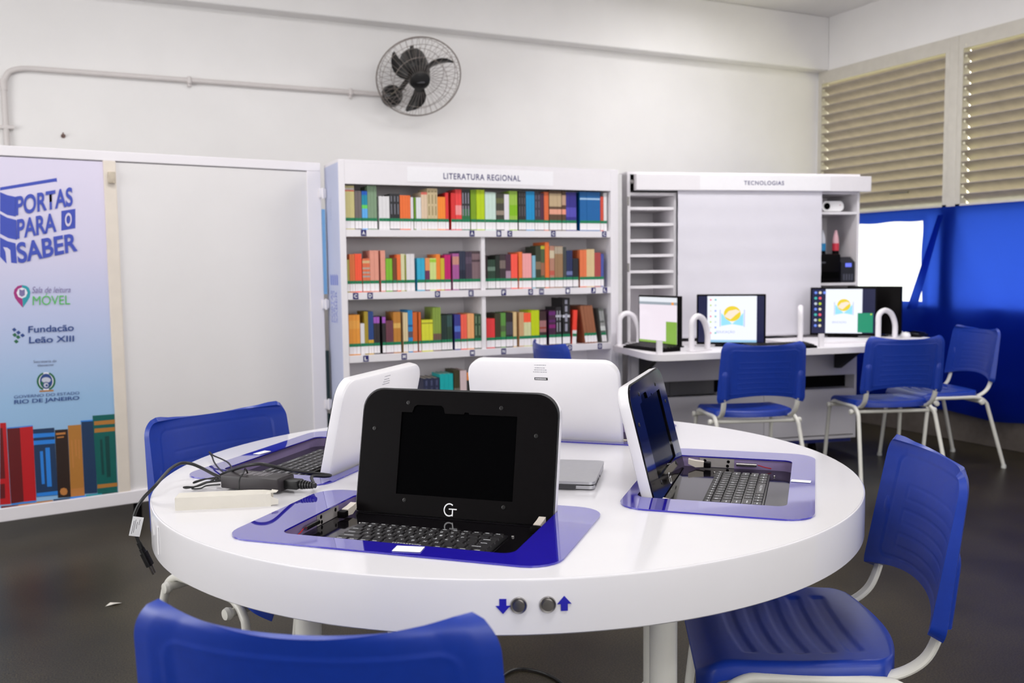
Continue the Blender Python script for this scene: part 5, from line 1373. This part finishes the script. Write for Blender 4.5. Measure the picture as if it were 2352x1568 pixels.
    lg.poly([(cx_ + 0.0062, cy_ - 0.0125, 0.0034), (cx_ + 0.0086, cy_ - 0.0125, 0.0034), (cx_ + 0.0086, cy_ + 0.0028, 0.0034), (cx_ + 0.0062, cy_ + 0.0028, 0.0034)])
    lg.build('monogram', PAPER, lid, smooth=False)
    # label on the back: small lettering lines and a black bar code strip
    bk_ = MB(); rg = random.Random(3)
    for yy, wd in ((0.250, 0.034), (0.242, 0.026), (0.236, 0.036), (0.230, 0.036)):
        x = -wd / 2
        while x < wd / 2:
            l = 0.002 + rg.random() * 0.005
            bk_.poly([(x, yy, -0.0247), (x, yy + 0.0016, -0.0247), (x + l, yy + 0.0016, -0.0247), (x + l, yy, -0.0247)]); x += l + 0.0012
    bk_.build('back_label', mat('grey_label_print', (120, 120, 130), 0.6, noise=0.03), lid, smooth=False, recalc=False)
    bc = MB(); bc.b2(-0.019, 0.019, 0.207, 0.2145, -0.0249, -0.0244); bo = bc.build('code_strip', BLACKM, lid, smooth=False)
    bc = MB(); x = -0.015
    while x < 0.014:
        l = 0.001 + rg.random() * 0.0025
        bc.b2(x, x + l, 0.2090, 0.2125, -0.0251, -0.0249); x += l + 0.001
    bc.build('code_bars', PAPER, lid, smooth=False)
    # hinge brackets, wall plates and gas struts at both sides
    for s in (-1, 1):
        x = 0.2085 if s > 0 else -0.203
        hb = MB()
        hb.prism([(0.072, 0.006), (0.092, 0.004), (0.110, 0.012), (0.110, 0.024), (0.094, 0.021), (0.072, 0.019)], x - 0.007, x + 0.007, Matrix(((0, 0, 1, 0), (1, 0, 0, 0), (0, 1, 0, DECK), (0, 0, 0, 1))))
        hbo = hb.build('hinge_arm', CREAM, S_, smooth=False)
        hk = MB(); hk.b2(x - 0.009, x + 0.009, 0.055, 0.0715, DECK + 0.004, DECK + 0.018, 0.002); hk.build('hinge_block', BLACKM, hbo)
        hp = MB(); xx = 0.2318 if s > 0 else -0.2258
        hp.b2(xx - 0.001, xx + 0.001, 0.0, 0.085, DECK + 0.001, -0.001); hpo = hp.build('hinge_plate', ZINC, S_, smooth=False)
        for yy, zz in ((0.072, -0.008), (0.014, -0.008), (0.016, -0.019)):
            hq = MB(); hq.lathe([(0, 0.0002), (0.004, 0.0002), (0.004, -0.0002), (0, -0.0002)], 12, Matrix.Translation((xx - s * 0.0013, yy, zz)) @ Matrix.Rotation(R(90), 4, 'Y'))
            hq.build('screw_hole', BLACKM, hpo)
        gs = MB(); gs.cyl((xx - s * 0.007, -0.055, -0.012), (xx - s * 0.007, -0.006, -0.012), 0.0045, 12); gs.build('gas_strut', STEEL, S_)
        wi = MB(); wi.tube(smooth_path([(xx - s * 0.004, -0.058, -0.012), (xx - s * 0.006, -0.075, -0.016), (xx - s * 0.003, -0.09, -0.019)], 4), 0.0012, 6); wi.build('red_wire', mat('red_wire_sheath', (190, 30, 40), 0.5, noise=0.05), S_)
    if sticker:
        sx_, sy_, sr, sw, sd = sticker
        b_ = MB(); b_.box((0, 0, 0.0046), (sw, sd, 0.0006), rot=Matrix.Rotation(sr, 3, 'Z'))
        o = b_.build('paper_sticker', PAPER, S_, smooth=False); o.location = (sx_, sy_, 0)
    return S_
station(226, 'sunk computer nearest the camera, its black screen raised over the keyboard', (0.050, -0.166, R(8), 0.050, 0.030))
station(316, 'sunk computer on the right side of the table, glossy screen seen edge on', (0.008, -0.163, R(-4), 0.022, 0.042), 14.0)
station(136, 'sunk computer on the left side of the table, its white lid back turned to us', (0.028, -0.158, R(-8), 0.045, 0.022))
station(46, 'sunk computer at the far side of the table, broad white lid back facing us', None)

# ---------------------------------------------------------------- things lying on the table
# silver laptop
LP = empty('laptop', (0.99, 1.86, TZ), math.atan2(1.930 - 1.684, 1.185 - 1.001) - PI / 2, 'closed silver laptop lying in the middle of the round table', 'laptop')
dy = math.hypot(0.184, 0.246)
b_ = MB(); b_.prism(rrect(-0.30, 0.0, 0.0, 0.222, 0.012, 4), 0.003, 0.0105); b_.build('base', SILVER, LP, angle=0.5)
b_ = MB(); b_.prism(rrect(-0.301, 0.001, -0.001, 0.223, 0.014, 4), 0.0130, 0.0195); b_.build('lid', SILVER, LP, angle=0.5)
b_ = MB(); b_.b2(-0.297, -0.003, 0.004, 0.219, 0.0105, 0.0130); b_.build('gap_seal', BLACKM, LP, smooth=False)
b_ = MB(); b_.b2(-0.26, -0.04, -0.004, 0.004, 0.004, 0.0125, 0.001); b_.build('hinge_bar', mat('dark_hinge', (52, 52, 55), 0.4, noise=0.05), LP, smooth=False)
b_ = MB()
for y0, l in ((0.02, 0.02), (0.05, 0.014), (0.075, 0.014), (0.11, 0.008)): b_.b2(-0.0002, 0.0006, y0, y0 + l, 0.005, 0.0095)
b_.build('port', BLACKM, LP, smooth=False)
b_ = MB()
for x in (-0.27, -0.03):
    for y in (0.02, 0.20): b_.lathe([(0, 0), (0.008, 0), (0.008, 0.003), (0, 0.003)], 10, Matrix.Translation((x, y, 0)))
b_.build('foot', BLACKM, LP)
LP.location = (1.001, 1.684, TZ)

# ivory box, dented at its right end
bx0, bx1 = Vector((0.169, 1.946, 0)), Vector((0.352, 1.888, 0))
BXE = empty('cardboard_box', (0.169, 1.946, TZ), math.atan2(bx1.y - bx0.y, bx1.x - bx0.x), 'long slim ivory cardboard box with a dented open end at the table edge', 'box')
L_ = (bx1 - bx0).length
b_ = MB()
xs_ = [0.0, 0.02, 0.08, 0.14, L_ - 0.022, L_ - 0.012, L_ - 0.002]
rows = []
for i, x in enumerate(xs_):
    k = max(0, (i - 3)) / 3.0
    ins = 0.004 * k
    rows.append([(x, 0.0 + ins * 0.3, 0.0), (x, 0.045 - ins, 0.0), (x, 0.045 - ins * 0.5, 0.026 - 0.003 * k), (x, 0.0 + ins, 0.026 - 0.002 * k * (i % 2)), (x, 0.0 + ins * 0.3, 0.0)])
b_.sheet(rows)
b_.poly(rows[0][:-1]); b_.poly([(x - 0.004, y, z) for x, y, z in rows[-1][:-1]][::-1])
bmesh.ops.remove_doubles(b_.bm, verts=b_.bm.verts, dist=1e-6)
b_.build('box_body', CARD, BXE, smooth=False)
b_ = MB(); b_.prism([(0, 0), (0.015, 0.001), (0.016, 0.011), (0.004, 0.016), (0, 0.020)], -0.0006, 0.0006, Matrix.Translation((L_ - 0.003, 0.002, 0.002)) @ Matrix.Rotation(R(90), 4, 'X') @ Matrix.Rotation(R(8), 4, 'Y')); b_.build('end_flap', CARD, BXE, smooth=False)
b_ = MB(); b_.prism([(0, 0), (0.012, 0.004), (0.014, 0.02), (0, 0.03)], -0.0006, 0.0006, Matrix.Translation((L_ - 0.004, 0.008, 0.026))); b_.build('end_flap', CARD, BXE, smooth=False)

# power adapter with its leads
AD = empty('power_adapter', (0.276, 2.085, TZ + 0.0037), 0, 'black laptop power adapter with tangled leads and a plug hanging over the table edge', 'adapter')
A0 = Vector((0.276, 2.085, TZ))
def rel(pts): return [Vector(p) - A0 for p in pts]
e1 = Vector((0.377 - 0.272, 1.974 - 2.085, 0)); bl = e1.length; e1.normalize()
brot = Matrix(((e1.x, -e1.y, 0), (e1.y, e1.x, 0), (0, 0, 1)))
BM = brot.to_4x4()
b_ = MB(); b_.box((0, 0, 0), (bl, 0.062, 0.030), 0.004); bo = b_.build('brick', mat('charcoal_adapter', (44, 39, 42), 0.5, noise=0.05), AD)
bo.matrix_basis = BM.copy(); bo.location = brot @ Vector((bl / 2, 0.033, 0.0153))
pr = MB(); rg = random.Random(5)
for k in range(17):
    x = -bl / 2 + 0.036 + 0.0043 * k
    if k % 4 == 3: continue
    pr.poly([(x, -0.004 - 0.014 * rg.random(), 0.0152), (x + 0.0013, -0.004 - 0.014 * rg.random(), 0.0152), (x + 0.0013, 0.018, 0.0152), (x, 0.018, 0.0152)])
pr.build('rating_print', mat('pale_rating_print', (190, 185, 190), 0.6, noise=0.03), bo, smooth=False, recalc=False)
iec = MB(); iec.box((0, 0, 0), (0.036, 0.028, 0.020), 0.003)
io = iec.build('lead_connector', CABLE, AD); io.matrix_basis = BM.copy(); io.location = brot @ Vector((bl + 0.016, 0.036, 0.015))
sr_ = MB()
for k in range(5):
    sr_.lathe([(0, 0), (0.0105 - 0.0008 * k, 0), (0.0105 - 0.0008 * k, 0.0042), (0, 0.0042)], 14, Matrix.Translation((0.020 + 0.0062 * k, 0, 0)) @ Matrix.Rotation(R(90), 4, 'Y'))
sr_.cyl((0.018, 0, 0), (0.056, 0, 0), 0.0058, 10); sr_.build('strain_relief', CABLE, io)
end = A0 + brot @ Vector((bl + 0.070, 0.036, 0.015))
loopR = [tuple(end), (0.470, 2.036, 0.762), (0.501, 2.050, 0.756), (0.516, 2.054, 0.755), (0.516, 2.062, 0.755), (0.490, 2.058, 0.762), (0.448, 2.040, 0.774), (0.408, 2.010, 0.790), (0.373, 1.985, 0.806), (0.350, 1.990, 0.812), (0.330, 2.010, 0.808), (0.318, 2.070, 0.792), (0.300, 2.14, 0.770), (0.284, 2.16, 0.757), (0.276, 2.13, 0.756), (0.285, 2.117, 0.762), (0.269, 2.150, 0.768), (0.252, 2.180, 0.776), (0.232, 2.196, 0.785), (0.215, 2.198, 0.789), (0.200, 2.190, 0.789), (0.180, 2.165, 0.784), (0.160, 2.130, 0.774), (0.142, 2.103, 0.762), (0.118, 2.092, 0.742), (0.102, 2.094, 0.715), (0.096, 2.094, 0.685), (0.104, 2.092, 0.652), (0.112, 2.089, 0.632)]
b_ = MB(); b_.tube(rel(smooth_path(loopR, 6)), 0.0037, 8); b_.build('mains_lead', CABLE, AD)
tin = lambda l, r=0.0017: MB().tube(rel(smooth_path(l, 6)), r, 6)
tin([(0.315, 2.155, 0.757), (0.303, 2.239, 0.752), (0.298, 2.325, 0.756), (0.301, 2.397, 0.760), (0.299, 2.431, 0.765), (0.304, 2.386, 0.763), (0.318, 2.346, 0.760), (0.328, 2.303, 0.757), (0.327, 2.245, 0.754), (0.318, 2.160, 0.757)], 0.0020).build('thin_lead', CABLE, AD)
tin([(0.303, 1.992, 0.752), (0.302, 1.984, 0.768), (0.305, 1.992, 0.784), (0.312, 1.99, 0.795), (0.325, 2.04, 0.794), (0.335, 2.075, 0.778), (0.338, 2.10, 0.756)], 0.0020).build('thin_lead', CABLE, AD)
tin([(0.285, 2.110, 0.760), (0.257, 2.146, 0.758), (0.233, 2.150, 0.754), (0.229, 2.149, 0.751), (0.258, 2.159, 0.755), (0.285, 2.14, 0.760)]).build('thin_lead', CABLE, AD)
tin([(0.280, 2.090, 0.762), (0.251, 2.105, 0.758), (0.223, 2.097, 0.754), (0.207, 2.104, 0.751), (0.203, 2.117, 0.751), (0.210, 2.118, 0.751), (0.232, 2.103, 0.753), (0.270, 2.130, 0.758)]).build('thin_lead', CABLE, AD)
tin([(0.276, 2.078, 0.757), (0.250, 2.098, 0.753), (0.236, 2.088, 0.751), (0.220, 2.096, 0.750), (0.224, 2.109, 0.750), (0.254, 2.128, 0.755), (0.280, 2.112, 0.757)]).build('thin_lead', CABLE, AD)
# flag label and plug on the hanging lead
dirp = (Vector((0.131, 2.082, 0.585)) - Vector((0.104, 2.092, 0.652))).normalized()
PLM = Matrix.Translation(Vector((0.110, 2.090, 0.634)) - A0) @ dirp.to_track_quat('Z', 'Y').to_matrix().to_4x4()
b_ = MB(); b_.prism(rrect(-0.0095, 0.0095, -0.004, 0.004, 0.0035, 4), 0.0, 0.012, PLM); b_.prism(rrect(-0.0125, 0.0125, -0.006, 0.006, 0.005, 4), 0.010, 0.042, PLM); b_.prism(rrect(-0.006, 0.006, -0.004, 0.004, 0.003, 4), -0.014, 0.0, PLM)
pl_ = b_.build('plug', CABLE, AD)
b_ = MB()
for x in (-0.0065, 0.0065): b_.tube([PLM @ Vector((x, 0, 0.042)), PLM @ Vector((x, 0, 0.062))], 0.0021, 8)
b_.build('pin', STEEL, pl_)
fl = (Vector((0.100, 2.093, 0.664)) - Vector((0.0975, 2.094, 0.700))).normalized()
FM = Matrix.Translation(Vector((0.1015, 2.085, 0.684)) - A0)
vw = Vector((0.1015, 2.085, 0)).normalized()
ex = Vector((vw.y, -vw.x, 0)); 
FM = FM @ Matrix((ex, -vw, Vector((0, 0, 1)))).transposed().to_4x4() @ Matrix.Rotation(R(14), 4, 'Y')
b_ = MB(); b_.b2(-0.011, 0.011, -0.0004, 0.0004, -0.021, 0.021); fo = b_.build('flag_label', PAPER, AD, smooth=False); fo.matrix_basis = FM
b_ = MB()
for x, z0, z1 in ((-0.007, -0.017, 0.012), (-0.004, -0.014, 0.015), (0.0, -0.005, 0.010), (0.004, 0.004, 0.016)): b_.poly([(x, 0.0006, z0), (x + 0.0008, 0.0006, z0), (x + 0.0008, 0.0006, z1), (x, 0.0006, z1)])
b_.build('label_print', BLACKM, fo, smooth=False, recalc=False)

# lead on the floor
b_ = MB(); b_.tube(smooth_path([(0.95, 2.20, 0.005), (1.06, 2.37, 0.005), (1.139, 2.437, 0.005), (1.193, 2.443, 0.005), (1.238, 2.385, 0.005), (1.253, 2.302, 0.005), (1.24, 2.2, 0.005)], 6), 0.004, 8)
tag(b_.build('floor_cable', CABLE), 'black cable looping on the dark floor beneath the round table', 'cable')

b_ = MB(); b_.poly([(-0.03, -0.008, 0.001), (0.0, -0.012, 0.006), (0.028, 0.0, 0.002), (0.012, 0.013, 0.001), (-0.012, 0.010, 0.007)])
o = b_.build('paper_scrap', CARD, smooth=False); o.location = (0.088, 3.637, 0.0003); tag(o, 'small crumpled paper scrap on the floor left of the round table', 'scrap')
